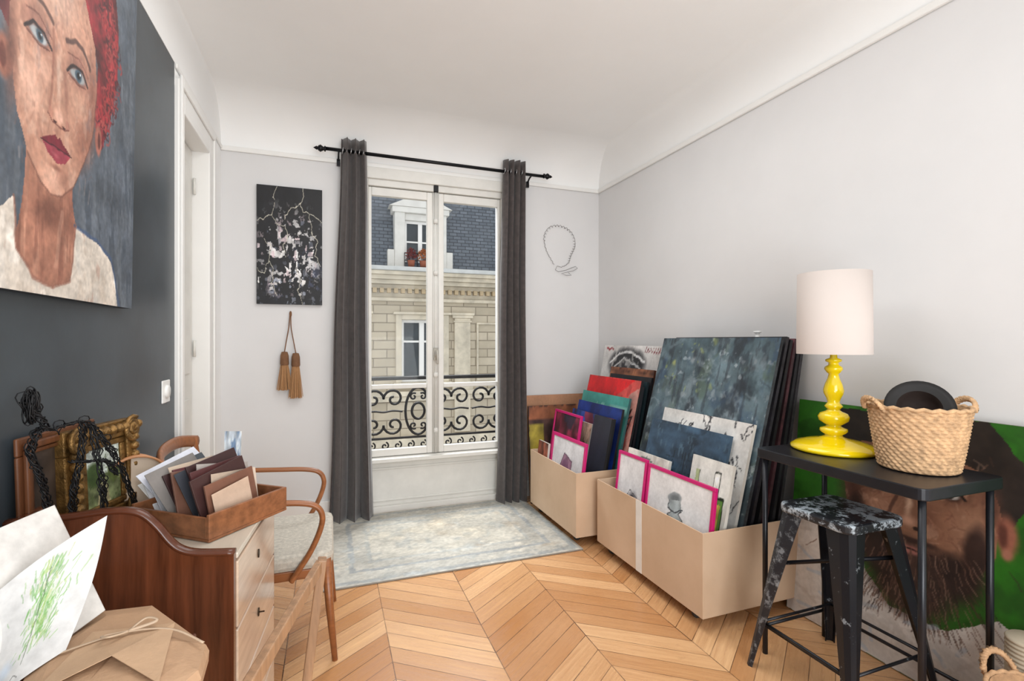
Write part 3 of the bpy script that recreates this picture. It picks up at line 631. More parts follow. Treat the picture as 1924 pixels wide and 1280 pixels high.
A.ell(.46,.80,.12,.06,(150,156,160),.2,1,.2); A.ell(.46,.80,.09,.04,(110,118,122),.2,.7,.5)
A.poly([(.38,.76),(.55,.80),(.58,.70),(.53,.66),(.60,.62),(.63,.5),(.66,.36),(.55,.28),(.42,.34),(.37,.48),(.36,.62),(.42,.66),(.36,.70)], (158,166,168)); A.ell(.42,.5,.05,.2,(112,122,128),0,.6,1); A.line([(.36,.68),(.47,.66),(.59,.72)], .008, (60,64,70)); A.line([(.36,.62),(.47,.59),(.61,.61)], .006, (60,64,70)); A.line([(.38,.76),(.36,.70),(.42,.66),(.36,.62),(.37,.48),(.42,.34)], .006, (60,66,70)); A.line([(.58,.70),(.53,.66),(.60,.62),(.66,.36)], .006, (60,66,70)); A.ell(.6,.3,.22,.1,(160,190,192),0,.5,1); A.line([(.66,.5),(.8,.4),(.84,.2)], .005, (90,94,100))
pframe(2.39, 1.865, .650, 1.642, 7, A, 'large magenta framed pencil drawing of a vase-like form')
# small box contents
A = flat_art(90, 130, (214,212,210), .05)
A.ell(.45,.88,.36,.12,(24,24,28)); A.ell(.45,.72,.3,.26,(46,46,50)); A.ell(.38,.8,.1,.025,(200,198,196)); A.ell(.58,.8,.08,.025,(200,198,196)); A.line([(.15,.88),(.3,.95),(.5,.965),(.75,.90)], .01, (225,225,225)); A.line([(.2,.84),(.4,.92),(.7,.86)], .008, (205,205,205)); A.smear((205,203,200), .9, 20, 20, .7)
A.line([(.05,.985),(.10,.97),(.14,.985),(.18,.97)], .008, (140,30,40))
for i in range(7): A.line([(.74+.035*i,.955),(.755+.035*i,.985),(.77+.035*i,.957)], .004, (120,20,30))
lean('poster', 3.72, 2.93, 1.31, 1.99, 10.5, A, edgew, 'grey poster with black inked portrait and red lettering', 'poster', t=.006)
A = flat_art(40, 40, (150,96,66), .15); A.line([(0,.985),(1,.985)], .015, (60,30,24)); A.smear((110,60,40), .5, 8, 20, .7); lean('brown_canvas', 3.5, 2.93, 1.14, 1.935, 11, A, M('brown_edge',(96,52,34),.6), 'orange-brown canvas standing before the poster')
for i, (c, zt, xb) in enumerate((((28,28,34),1.09,1.90),((20,40,46),1.06,1.868),((30,30,36),1.03,1.835))):
    A = flat_art(10, 10, c, .2); lean('canvas', 3.45, 2.91, zt, xb, 11.5, A, M('canvas_edge_s%d' % i, c, .6), 'dark stretched canvas in the smaller box')
A = flat_art(110, 110, (206,78,72), .08); A.poly([(0,.78),(.55,.84),(.9,1),(0,1)], (212,24,30), .05); A.poly([(.62,0),(1,0),(1,.95),(.85,.9),(.72,.5)], (216,156,144), .1); A.smear((170,50,50), .8, 12, 12, .5)
A.line([(.88,.6),(.84,.66),(.92,.7),(.87,.75),(.93,.8),(.88,.72),(.96,.76),(.9,.62)], .008, (24,24,28)); A.line([(.8,0),(.9,.4),(.86,.6)], .008, (120,70,66))
lean('red_canvas', 3.62, 2.90, 1.07, 1.785, 13, A, edgek, 'bright red and pink canvas with black brush signature')
A = flat_art(60, 60, (64,140,132), .08); A.poly([(0,.8),(1,.86),(1,.93),(0,.9)], (120,176,168)); lean('teal_canvas', 3.59, 2.93, .95, 1.745, 12.5, A, M('teal_edge',(50,90,90),.6), 'small teal canvas before the red one')
A = flat_art(60, 60, (26,56,136), .12); A.smear((20,30,80), .3, 4, 4, .7); lean('cobalt_canvas', 3.56, 2.93, .877, 1.712, 12, A, edgek, 'plain cobalt blue stretched canvas')
A = flat_art(60, 60, (40,60,120), .3); A.smear((150,50,60), .3, 5, 3, .8); A.smear((20,26,50), .5, 5, 5, .8); lean('blue_red_canvas', 3.56, 2.95, .81, 1.678, 11.5, A, edgek, 'canvas with blue and red strokes')
A = flat_art(70, 60, (110,90,80), .3); A.smear((60,44,40), .3, 8, 8, .8); A.smear((190,160,140), .8, 10, 10, .8); lean('brown_photo_canvas', 3.5, 3.16, .745, 1.645, 11, A, edgew, 'small brown and grey textured canvas')
A = flat_art(10, 10, (38,42,54), .05); lean('navy_canvas', 3.13, 2.90, .82, 1.635, 11, A, edgek, 'plain dark navy panel')
A = flat_art(90, 90, (226,224,226), .03); A.poly([(.3,.3),(.62,.28),(.66,.75),(.4,.82),(.28,.6)], (176,132,156)); A.ell(.46,.66,.12,.1,(126,88,116)); A.ell(.5,.42,.15,.05,(100,100,110)); A.line([(.3,.3),(.28,.6),(.4,.82),(.66,.75),(.62,.28)], .01, (90,60,80))
pframe(3.44, 2.92, .66, 1.53, 7, A, 'magenta framed pink and grey print', bw=.022)
A = flat_art(30, 30, (120,40,60), .3); A.smear((40,40,60), .3, 4, 4, .8); pframe(3.64, 3.2, .80, 1.60, 9, A, 'magenta framed dark print', name='framed_print')
A = flat_art(20, 20, (120,70,54), .3); lean('rust_canvas', 3.64, 3.46, .56, 1.515, 6, A, edgew, 'small rust coloured canvas')
canvas('cardboard_sheet', (1.58,3.86,.002), (1,0,0), (0,.11,.99), .62, .88, .008, flat_art(6,6,(176,128,96),.06), M('cardboard_edge',(176,130,94),.8), 'brown cardboard sheet leaning on the wall', 'cardboard')
A = flat_art(40, 40, (60,40,36), .3); A.poly([(0,.86),(1,.86),(1,1),(0,1)], (140,84,56)); A.poly([(0,.5),(.3,.5),(.3,.8),(0,.8)], (170,152,60)); A.poly([(0,.2),(.4,.2),(.4,.45),(0,.45)], (40,44,80))
canvas('yellow_canvas', (1.56,3.79,.002), (1,0,0), (0,.08,.99), .45, .80, .014, A, edgek, 'dark canvas with yellow block leaning near the curtain', 'painting')
V, F = lathe([(0,1.357),(.02,1.357),(.02,1.364),(.012,1.368),(.012,1.39),(.02,1.394),(.02,1.402),(0,1.402)], 2.19, 2.08, 16)
meta(mk('thread_spool', V, F, wp_, None, True), 'tiny white spool resting on top of the canvases', 'spool')

# ================================================================ BEARDED PORTRAIT
A = Art(-1.88,-.80,0,1.05,280,270,(46,108,28),.06,6,6,.0022)
A.smear((34,84,20), .5, 8, 8, .5)
A.poly([(-1.12,1.05),(-.80,1.05),(-.80,.2),(-1.1,.4)], (34,96,16), .10); A.smear((24,70,14), .6, 6, 6, .5)
A.poly([(-1.88,.52),(-1.72,.49),(-1.60,.47),(-1.50,.34),(-1.40,.24),(-1.2,.24),(-1.05,.36),(-.95,.33),(-.80,.30),(-.80,0),(-1.88,0)], (206,200,194), .05)
A.poly([(-1.68,1.03),(-1.1,1.05),(-1.0,.92),(-.98,.78),(-1.04,.66),(-1.1,.8),(-1.3,.9),(-1.55,.88),(-1.66,.76),(-1.70,.9)], (42,34,30), .2)
f2_ = A.poly([(-1.64,.80),(-1.55,.90),(-1.3,.92),(-1.1,.86),(-1.05,.72),(-1.07,.55),(-1.15,.42),(-1.5,.40),(-1.60,.56)], (138,96,74), .05)
A.ell(-1.035,.66,.045,.10,(156,96,76),.1,1,.6); A.ell(-1.045,.66,.022,.065,(90,50,40),.1,1,.7); A.ell(-1.03,.60,.025,.03,(176,116,94),0,1,.7)
for e_ in [(-1.58,.68,.10,.24,(76,48,40),0,.9),(-1.14,.62,.10,.18,(186,140,112),0,.85),(-1.35,.84,.26,.09,(180,136,110),0,.8),(-1.48,.77,.12,.08,(74,46,38),0,.85),(-1.20,.77,.11,.07,(84,52,42),0,.8),(-1.47,.63,.09,.10,(172,128,104),0,.75),(-1.08,.74,.04,.14,(84,52,42),0,.8),(-1.28,.64,.06,.1,(110,70,54),0,.6)]:
    A.ell(*e_[:5], e_[5], e_[6], 1.0)
A.smear((208,168,142), 1.0, 24, 16, .35, 4, 1.2, f2_); A.smear((86,54,44), .9, 24, 16, .35, 4, 1.2, f2_)
for i in range(170):
    x, y = random.uniform(-1.58,-1.08), random.uniform(.52,.9); A.line([(x,y),(x+random.uniform(-.03,.03),y+random.uniform(-.03,.03))], .004, random.choice([(206,166,140),(104,66,52),(170,122,98),(120,76,60)]), .28)
for ex in (-1.47,-1.21):
    A.ell(ex,.752,.052,.024,(46,28,24),0,.9,.5); A.ell(ex,.75,.040,.013,(196,190,184),0,1,.3); A.ell(ex+.003,.752,.014,.014,(34,24,22)); A.ell(ex+.008,.757,.003,.003,(230,230,230)); A.line([(ex-.05,.755),(ex-.01,.774),(ex+.03,.770),(ex+.052,.748)], .006, (28,18,16)); A.line([(ex-.075,.795),(ex-.02,.822),(ex+.05,.812),(ex+.08,.79)], .010, (36,26,22), .85)
A.line([(-1.385,.79),(-1.40,.70),(-1.425,.62),(-1.41,.595)], .009, (80,50,40), .8); A.ell(-1.352,.69,.022,.12,(206,168,142),0,.9,1); A.ell(-1.35,.61,.05,.035,(188,142,118),0,.9,.9); A.ell(-1.385,.588,.015,.008,(40,24,20)); A.ell(-1.32,.588,.015,.008,(40,24,20))
for e_ in [(-1.33,.42,.25,.15),(-1.33,.33,.17,.13),(-1.47,.46,.10,.10),(-1.17,.46,.10,.10),(-1.12,.56,.05,.13),(-1.56,.56,.05,.12)]:
    A.ell(*e_, (52,36,32), 0, .95, .45, .15)
A.ell(-1.34,.50,.075,.020,(146,92,84),0,1,.5); A.line([(-1.42,.50),(-1.34,.503),(-1.26,.50)], .004, (44,22,20)); A.ell(-1.34,.537,.13,.018,(44,28,26),0,.9,.6)
for i in range(420):
    x = random.gauss(-1.33,.12); y = random.uniform(.22,.54); A.line([(x,y),(x+(x+1.33)*.14+random.uniform(-.012,.012),y-.045)], .0026, random.choice([(96,68,56),(30,20,18),(78,54,46),(50,34,30),(140,110,94),(110,80,66)]), .6)
for i in range(140):
    x = random.uniform(-1.86,-.85); y = random.uniform(.0,.46)
    if y > .22 and -1.57 < x: continue
    A.line([(x,y),(x+random.uniform(-.12,.12),y+random.uniform(-.06,.06))], .010, random.choice([(230,226,222),(160,178,196),(194,184,176),(220,214,208)]), .45)
for i in range(7):
    x = -1.02+.028*i; A.line([(x,.24),(x+.010,.275),(x+.018,.24)], .003, (40,30,30))
a = math.radians(5.0)
canvas('bearded_portrait_painting', (2.17,1.88,.004), (0,-1,0), (math.sin(a),0,math.cos(a)), 1.08, 1.05, .03, A, M('green_canvas_edge',(120,116,100),.7), 'large leaning green portrait painting of a bearded man', 'painting')
canvas('canvas', (2.245,1.50,.004), (0,-1,0), (.045,0,1), .75, 1.0, .02, flat_art(8, 8, (60,56,54), .1), edgew, 'dark stretched canvas behind the bearded portrait', 'painting')

# ================================================================ CONSOLE TABLE
tblk = M('black_painted_metal', (34,35,40), .33, .3, .25, 10, .03)
ct = empty('console_table', (1.94,1.34,0), 'narrow black metal console table with thin legs', 'table')
def rrect(x0,x1,y0,y1,r,k=5):
    P = []
    for cx, cy, a0 in ((x1-r,y1-r,0),(x0+r,y1-r,90),(x0+r,y0+r,180),(x1-r,y0+r,270)):
        for i in range(k+1):
            t = math.radians(a0+90*i/k); P.append((cx+r*math.cos(t), cy+r*math.sin(t)))
    return P
V, F = prism(rrect(1.735,2.165,1.005,1.665,.03), lambda x, y: (x,y,.885), lambda x, y: (x,y,.845)); mk('table_top', V, F, tblk, ct, bevel=.004)
for x, y in ((1.765,1.03),(1.765,1.635),(2.12,1.03),(2.12,1.635)):
    V, F = tube([(x,y,.845),(x,y,0)], .011, n=10); mk('leg', V, F, tblk, ct, True)
V, F = join([tube([(1.765,1.03,.12),(1.765,1.635,.12)], .007), tube([(2.12,1.03,.12),(2.12,1.635,.12)], .007), tube([(1.765,1.03,.12),(2.12,1.03,.12)], .007), tube([(1.765,1.635,.12),(2.12,1.635,.12)], .007)])
mk('stretcher', V, F, tblk, ct, True)

# ================================================================ LAMP
yel = M('glossy_yellow_ceramic', (244,212,12), .12, 0, .03, 3, 0, None, .6)
LX, LY = 2.005, 1.505
lp = empty('table_lamp', (LX,LY,.885), 'glossy yellow turned table lamp with white drum shade', 'lamp')
pr = [(0,.887),(.155,.887),(.162,.893),(.160,.902),(.14,.915),(.10,.927),(.055,.936),(.035,.945),(.032,.952),(.045,.96),(.052,.968),(.05,.978),(.03,.986),(.026,.992),(.04,1.0),(.055,1.012),(.058,1.028),(.05,1.042),(.03,1.05),(.022,1.058),(.028,1.064),(.034,1.072),(.028,1.08),(.022,1.088),(.026,1.105),(.036,1.125),(.038,1.14),(.032,1.165),(.022,1.19),(.018,1.208),(.026,1.216),(.034,1.228),(.032,1.238),(.02,1.246),(.018,1.256),(.03,1.262),(.03,1.27),(.014,1.276),(.012,1.30),(0,1.30)]
V, F = lathe(pr, LX, LY, 48); mk('lamp_base', V, F, yel, lp, True)
shm = M('linen_shade', (210,198,191), .85, 0, .03, 3)
V, F = lathe([(.138,1.293),(.135,1.635),(.132,1.635),(.135,1.293),(.138,1.293)], LX, LY, 64); mk('lamp_shade', V, F, shm, lp, True)
V, F = join([tube([(LX,LY,1.29),(LX,LY,1.62)], .004), tube([(LX-.133,LY,1.62),(LX+.133,LY,1.62)], .002), tube([(LX,LY-.133,1.62),(LX,LY+.133,1.62)], .002)]); mk('shade_support', V, F, chrome, lp, True)

# ================================================================ BASKETS
seag = M('woven_seagrass', (202,164,124), .8, 0, .35, 45, .35)
def basket(name, cx, cy, z0, z1, rb, rt, rows, lab, hr=.05, ha=0.0, mat=seag, ns=34):
    b = empty(name, (cx,cy,z0), lab, 'basket'); n_ = 204; k = 5; Pp = []
    for i in range(rows*k+1):
        t = i/(rows*k); Pp.append((rb+(rt-rb)*t**.8, z0+.002+(z1-z0)*t))
    fn = lambda a, i: .0050*abs(math.sin(math.pi*i/k))*(.4+.6*math.cos(ns*a+math.pi*(i//k)+2.4*((i % k)/k)))
    V, F = lathe(Pp, cx, cy, n_, fn=fn); V2, F2 = lathe([(rt-.008,z1),(rb-.008,z0+.006),(0,z0+.006)], cx, cy, n_); V3, F3 = lathe([(rb,z0+.002),(0,z0+.002)], cx, cy, n_)
    V4, F4 = tube([(cx+rt*math.cos(q),cy+rt*math.sin(q),z1+.003*math.sin(q*22)) for q in [2*math.pi*i/88 for i in range(88)]], .007, n=8, closed=True)
    V, F = join([(V,F),(V2,F2),(V3,F3),(V4,F4)]); mk('basket_body', V, F, mat, b, True)
    for s in (0, math.pi):
        q = ha+s; dx, dy = math.cos(q), math.sin(q); tx, ty = -dy, dx; Pp = []
        for i in range(17):
            u = math.pi*i/16; o_ = hr*math.sin(u)
            Pp.append((cx+dx*(rt+.35*o_+.004)+tx*.05*math.cos(u), cy+dy*(rt+.35*o_+.004)+ty*.05*math.cos(u), z1-.01+o_*.75))
        Ls = [tube([(p[0]+.006*math.cos(i*1.3+w_),p[1]+.004*math.sin(i*1.3+w_),p[2]+.006*math.sin(i*1.3+w_)) for i, p in enumerate(sm(Pp,2))], .006, n=6) for w_ in (0,2.1,4.2)]
        V, F = join(Ls); mk('basket_handle', V, F, mat, b, True)
    return b
basket('woven_basket', 2.005,1.184,.887,1.112,.115,.150,19,'round woven seagrass basket with two loop handles',.05,math.radians(-24))
felt = M('black_felt', (26,24,24), .7, 0, .2, 30); feltb = M('dark_brown_lining', (52,40,36), .8, 0, .2, 30)
Rt = Vector((0,0,1)).rotation_difference(Vector((-.72,-.50,.42)).normalized()).to_matrix().to_4x4()
Mx = Matrix.Translation((2.02,1.19,1.095)) @ Rt @ Matrix.Scale(.80,4)
hat = empty('felt_hat', (2.02,1.19,1.0), 'black felt hat tucked into the woven basket', 'hat')
V, F = lathe([(.0,-.07),(.06,-.065),(.085,-.03),(.09,.02),(.11,.026),(.128,.032),(.13,.036),(.108,.032),(.084,.026)],0,0,40,Mx); mk('hat_body', V, F, felt, hat, True)
V, F = lathe([(.084,.026),(.078,-.02),(.05,-.05),(0,-.055)],0,0,40,Mx); mk('hat_lining', V, F, feltb, hat, True)
basket('straw_bag', 1.90,.80,.0,.33,.10,.12,18,'tall woven straw bag with loop handles',.08,math.radians(70), M('straw_bag_weave',(190,150,112),.8,0,.25,40,.3))
V, F = lathe([( .055+.006*abs(math.sin(i*math.pi/4)), .002+.41*i/120) for i in range(121)]+[(0,.412)], 2.065,.90,28)
meta(mk('corrugated_paper_roll', V, F, M('corrugated_paper',(190,176,154),.85), None, True), 'upright roll of ribbed beige paper', 'paper roll')

# ================================================================ STOOL
n = N('paint_splattered_black'); f = n.noise(26, 6, rough=.8); f2 = n.noise(9, 5, n.scl((1,1.7,.6)))
c = n.mix(n.ramp(n.ma('ADD', n.ma('MULTIPLY', f, .6), n.ma('MULTIPLY', f2, .4)), .495, .54), L3((30,32,37)), L3((170,180,188)))
n.l(c, n.b.inputs['Base Color']); n.b.inputs['Roughness'].default_value = .4; splat = n.m
def chipped(nm, lo, hi, ca, cb):
    n = N(nm); f = n.noise(16, 6, rough=.75); n.l(n.mix(n.ramp(f,lo,hi), L3(ca), L3(cb)), n.b.inputs['Base Color']); n.b.inputs['Roughness'].default_value = .35; n.b.inputs['Metallic'].default_value = .3; return n.m
stm = chipped('chipped_black_paint', .62, .66, (30,31,36), (140,146,152)); stm2 = chipped('worn_grey_black_paint', .52, .64, (44,46,52), (146,152,158))
st = empty('metal_stool', (1.87,1.385,0), 'paint-splattered black industrial metal stool with four splayed legs', 'stool')
SX, SY = 1.875, 1.385
V, F = prism(rrect(SX-.155,SX+.155,SY-.155,SY+.155,.045,6), lambda x, y: (x,y,.69), lambda x, y: (x,y,.655)); mk('seat', V, F, splat, st, bevel=.008)
for sx, sy in ((-1,-1),(1,-1),(1,1),(-1,1)):
    tx, ty = SX+sx*.128, SY+sy*.128; bx_, by_ = SX+sx*.232, SY+sy*.215
    V, F = [], []; S = 10
    for i in range(S+1):
        t = i/S; px, py, pz = tx+(bx_-tx)*t, ty+(by_-ty)*t, .67*(1-t)+.0*t; ww = .062*(1-t)**1.15+.018
        pts = [(px-sx*ww,py+sy*.006),(px-sx*ww*.3,py+sy*.012),(px+sx*.006,py+sy*.006),(px+sx*.012,py-sy*ww*.3),(px+sx*.006,py-sy*ww)]
        V += [(a_,b_,pz) for a_, b_ in pts]
    for i in range(S):
        for j in range(4): k = i*5+j; F.append((k,k+1,k+6,k+5))
    mk('leg', V, F, stm2 if (sx,sy) == (-1,1) else stm, st, False, solid=.004)
def lp_(t, sx, sy): return (SX+sx*(.128+.104*t)*.97, SY+sy*(.128+.087*t)*.97, .67*(1-t))
for (a_, b_) in (((-1,-1),(1,-1)),((1,-1),(1,1)),((1,1),(-1,1)),((-1,1),(-1,-1))):
    V, F = tube([lp_(.72,*a_), lp_(.72,*b_)], .006, n=8); mk('foot_rail', V, F, stm, st, True)
V, F = join([tube([lp_(.2,-1,-1), lp_(.35,1,1)], .008), tube([lp_(.2,1,-1), lp_(.35,-1,1)], .008)]); mk('cross_brace', V, F, stm, st, True)

# ================================================================ ARMCHAIR
bw_ = wood('bentwood_birch', (148,92,54), .33, 'x', .25)
bcl = M('cream_boucle', (202,195,182), .95, 0, .2, 60, .8)
ac = empty('armchair', (-.23,2.5,0), 'bentwood armchair with cream boucle seat', 'chair')
V, F = prism(rrect(-.50,.015,2.245,2.80,.05,6), lambda x, y: (x,y,.452), lambda x, y: (x,y,.385)); mk('seat', V, F, bcl, ac, bevel=.022)
boxes('seat_rail', [(-.49,.0,2.26,2.285,.345,.385),(-.49,.0,2.76,2.785,.345,.385),(-.02,.0,2.285,2.76,.345,.385),(-.49,-.47,2.285,2.76,.345,.385)], bw_, ac, .004)
for y, s in ((2.235,-1),(2.81,1)):
    V, F = tube(sm([(-.56,y-s*.02,.70),(-.42,y,.695),(-.25,y,.685),(-.12,y,.675),(-.055,y,.655),(-.03,y,.61),(-.04,y,.55),(-.075,y,.47),(-.12,y,.40),(-.15,y,.355)],7), .017, .012, 10, (0,0,1)); mk('arm', V, F, bw_, ac, True)
    yy_ = 2.27 if s < 0 else 2.775
    V, F = tube([(-.015,yy_,.42),(.0,yy_-.01,.2),(.02,yy_-.045,0)], .021, n=10, taper=lambda t: 1-.45*t); mk('front_leg', V, F, bw_, ac, True)
    V, F = tube(sm([(-.62,yy_,.88),(-.585,yy_,.70),(-.52,yy_,.45),(-.53,yy_,.25),(-.58,yy_,0)]), .019, .016, n=10, taper=lambda t: 1-.3*t); mk('back_leg', V, F, bw_, ac, True)
V, F = tube(sm([(-.61,2.25,.86),(-.645,2.38,.885),(-.655,2.52,.89),(-.645,2.66,.885),(-.61,2.80,.86)]), .028, .014, 10, (1,0,0)); mk('back_rail', V, F, bw_, ac, True)
V, F = tube(sm([(-.545,2.28,.55),(-.58,2.4,.56),(-.59,2.52,.56),(-.58,2.64,.56),(-.545,2.77,.55)]), .09, .02, 10, (1,0,0)); mk('back_cushion', V, F, bcl, ac, True)

# ================================================================ CHEST
mah = wood('mahogany', (92,50,30), .18, 'z', .5, 4); mahx = wood('mahogany_edge', (84,44,26), .2, 'x', .3, 4)
sat = wood('drawer_painted_glare', (206,182,160), .12, 'y', .15, 4); topm = wood('top_painted_reflection', (208,198,182), .12, 'y', .08, 3)  # pale base colours paint in drawer glare and window reflection on the top
th = math.radians(-4.85)
CM = Matrix.Translation((-.23,1.43,0)) @ Matrix.Rotation(th,4,'Z')
cd, cl_ = .475, .50
ch = empty('chest_of_drawers', (-.46,1.66,0), 'dark mahogany chest of drawers with scroll-shaped gallery side', 'chest')
boxes('carcass', [(-cd,-.02,.022,cl_-.02,.06,.785),(-cd,-.0,.0,.022,.0,.06),(-cd,0,cl_-.02,cl_,0,.06)], mah, ch, .002, CM)
box('chest_top', -cd,.004,.022,cl_-.0,.785,.80, topm, ch, .003, CM)
gp = [(-cd,.925),(-.36,.928),(-.29,.934),(-.235,.932),(-.20,.918),(-.17,.885),(-.145,.848),(-.12,.825),(-.08,.812),(0,.805)]
gs = [(p.x,p.z) for p in sm([(a_,0,b_) for a_, b_ in gp],4)]
V, F = prism(gs+[(0,0.0),(-cd,0.0)], lambda x, z: CM @ Vector((x,0,z)), lambda x, z: CM @ Vector((x,.022,z))); mk('side_panel', V, F, mah, ch)
V, F = tube([CM @ Vector((x,.011,z+.002)) for x, z in gs], .016, .009, 8, (0,0,1)); mk('gallery_moulding', V, F, mahx, ch, True)
box('side_panel', -cd,0,cl_,cl_+.02,0,.80, mah, ch, .003, CM)
box('back_panel', -cd-.0,-cd+.02,.022,.12,.80,.93, mah, ch, .002, CM)
blkk = M('blackened_brass', (60,48,36), .4, .8)
for i in range(4):
    z0 = .07+.178*i
    dr = box('drawer', -.02,.004,.026,cl_-.004,z0,z0+.172, sat, ch, .003, CM)
    V, F = prism([(.25+.008*math.cos(q),z0+.10+.013*math.sin(q)) for q in [2*math.pi*k/14 for k in range(14)]], lambda y, z: CM @ Vector((.0045,y,z)), lambda y, z: CM @ Vector((.0075,y,z))); k_ = mk('keyhole_plate', V, F, blkk, dr)
    if i in (1, 2):
        V, F = tube([CM @ Vector((.006,.25,z0+.1)), CM @ Vector((.022,.25,z0+.1))], .0025, n=6); mk('key', V, F, blkk, dr)

# tray
TA = math.atan2(.78,.63)
TM = Matrix.Translation((-.336,1.745,.8012)) @ Matrix.Rotation(TA,4,'Z')
tw = wood('oiled_oak', (134,86,56), .35, 'x', .35)
boxes('wooden_tray', [(-.14,.14,-.15,.15,0,.008),(-.14,.14,-.15,-.14,.008,.075),(-.14,.14,.14,.15,.008,.075),(-.14,-.13,-.14,.14,.008,.065),(.13,.14,-.14,.14,.008,.075)], tw, None, .002, TM)
meta(bpy.data.objects['wooden_tray'], 'wooden tray filled with leather wallets and envelopes', 'tray')
U0 = Vector((.63,.78,0)).normalized(); B0 = Vector((-.727,.687,0)).normalized()
cc = [('card_sleeve',(200,172,150),.13,.105),('leather_wallet',(120,82,66),.17,.13),('folder',(176,156,138),.13,.14),('leather_wallet',(66,42,40),.19,.15),('card_sleeve',(206,186,168),.16,.13),('leather_wallet',(84,46,46),.18,.165),('folder',(160,152,146),.18,.15),('leather_wallet',(58,34,34),.17,.178),
      ('folder',(52,54,62),.15,.165),('leather_wallet',(110,76,62),.20,.15),('leather_wallet',(92,42,46),.16,.172),('card_sleeve',(196,176,156),.15,.182),('leather_wallet',(56,34,34),.20,.16),('folder',(124,118,114),.17,.178),('leather_wallet',(74,52,46),.16,.15),('folder',(56,64,78),.19,.168),('card_sleeve',(150,118,90),.15,.12),('folder',(66,72,78),.17,.17),('folder',(110,104,98),.18,.15),
      ('envelope',(226,226,232),.20,.155),('envelope',(236,234,232),.21,.15),('envelope',(216,218,228),.21,.17),('envelope',(232,232,236),.20,.14),('envelope',(222,222,228),.20,.16),('envelope',(234,232,230),.19,.13)]
labs = {'envelope': ('white paper envelope standing in the wooden tray','envelope'), 'card_sleeve': ('tan kraft card sleeve standing in the wooden tray','card'), 'folder': ('thin card folder standing in the wooden tray','folder'), 'leather_wallet': ('dark leather wallet standing in the wooden tray','wallet')}
for i, (nm, c, w_, h_) in enumerate(cc):
    t = i/(len(cc)-1)
    base = Vector((-.336,1.745,.811))-B0*.112+B0*(.235*t)+U0*random.uniform(-.03,.035)
    tilt = .10+.85*t+random.uniform(-.02,.02)
    U = (Matrix.Rotation(random.uniform(-.05,.05)-.3*max(0,t-.7),3,'Z') @ U0)
    rl = random.uniform(-.2,.2) if nm != 'envelope' else random.uniform(-.1,.3)
    V_ = (Vector((0,0,1))+B0*tilt).normalized(); V_ = (V_-U*V_.dot(U)).normalized(); N_ = U.cross(V_)
    U2 = (U*math.cos(rl)+V_*math.sin(rl)); V2_ = (V_*math.cos(rl)-U*math.sin(rl)); U, V_ = U2, V2_
    base = base+Vector((0,0,abs(math.sin(rl))*w_*.5))
    R = Matrix(((U.x,V_.x,N_.x,base.x),(U.y,V_.y,N_.y,base.y),(U.z,V_.z,N_.z,base.z),(0,0,0,1)))
    m_ = M('%s_tone_%d' % (nm, i), c, .4 if 'leather' in nm else .7, 0, .15, 14, .15)
    th_ = .0025 if nm != 'leather_wallet' else .006
    meta(box(nm, -w_/2, w_/2, 0, h_, -th_/2, th_/2, m_, None, .001, R), labs[nm][0], labs[nm][1], 'papers and wallets in the wooden tray')
A = flat_art(24, 24, (206,214,222), .1); A.smear((90,120,160), .3, 4, 4, .7)
canvas('postcard', (-.345,1.945,.81), (.9,-.35,0), (0,.1,1), .06, .225, .002, A, edgew, 'small blue and white postcard standing upright', 'card')
# round box
Mx = Matrix.Translation((-.585,1.90,.895)) @ Vector((0,0,1)).rotation_difference(Vector((.42,-.90,.1)).normalized()).to_matrix().to_4x4()
rb = empty('round_wooden_box', (-.585,1.90,.80), 'round bentwood box lying on its side with pale bottom', 'box')
V, F = lathe([(.09,-.05),(.09,.05),(.083,.05),(.083,-.05),(.09,-.05)],0,0,48,Mx); mk('box_rim', V, F, wood('light_bentwood',(180,124,82),.4,'x',.15), rb, True)
V, F = lathe([(0,.020),(.083,.020),(.083,.012),(0,.012)],0,0,48,Mx); mk('box_base', V, F, M('pale_plywood',(206,186,164),.5), rb, False)
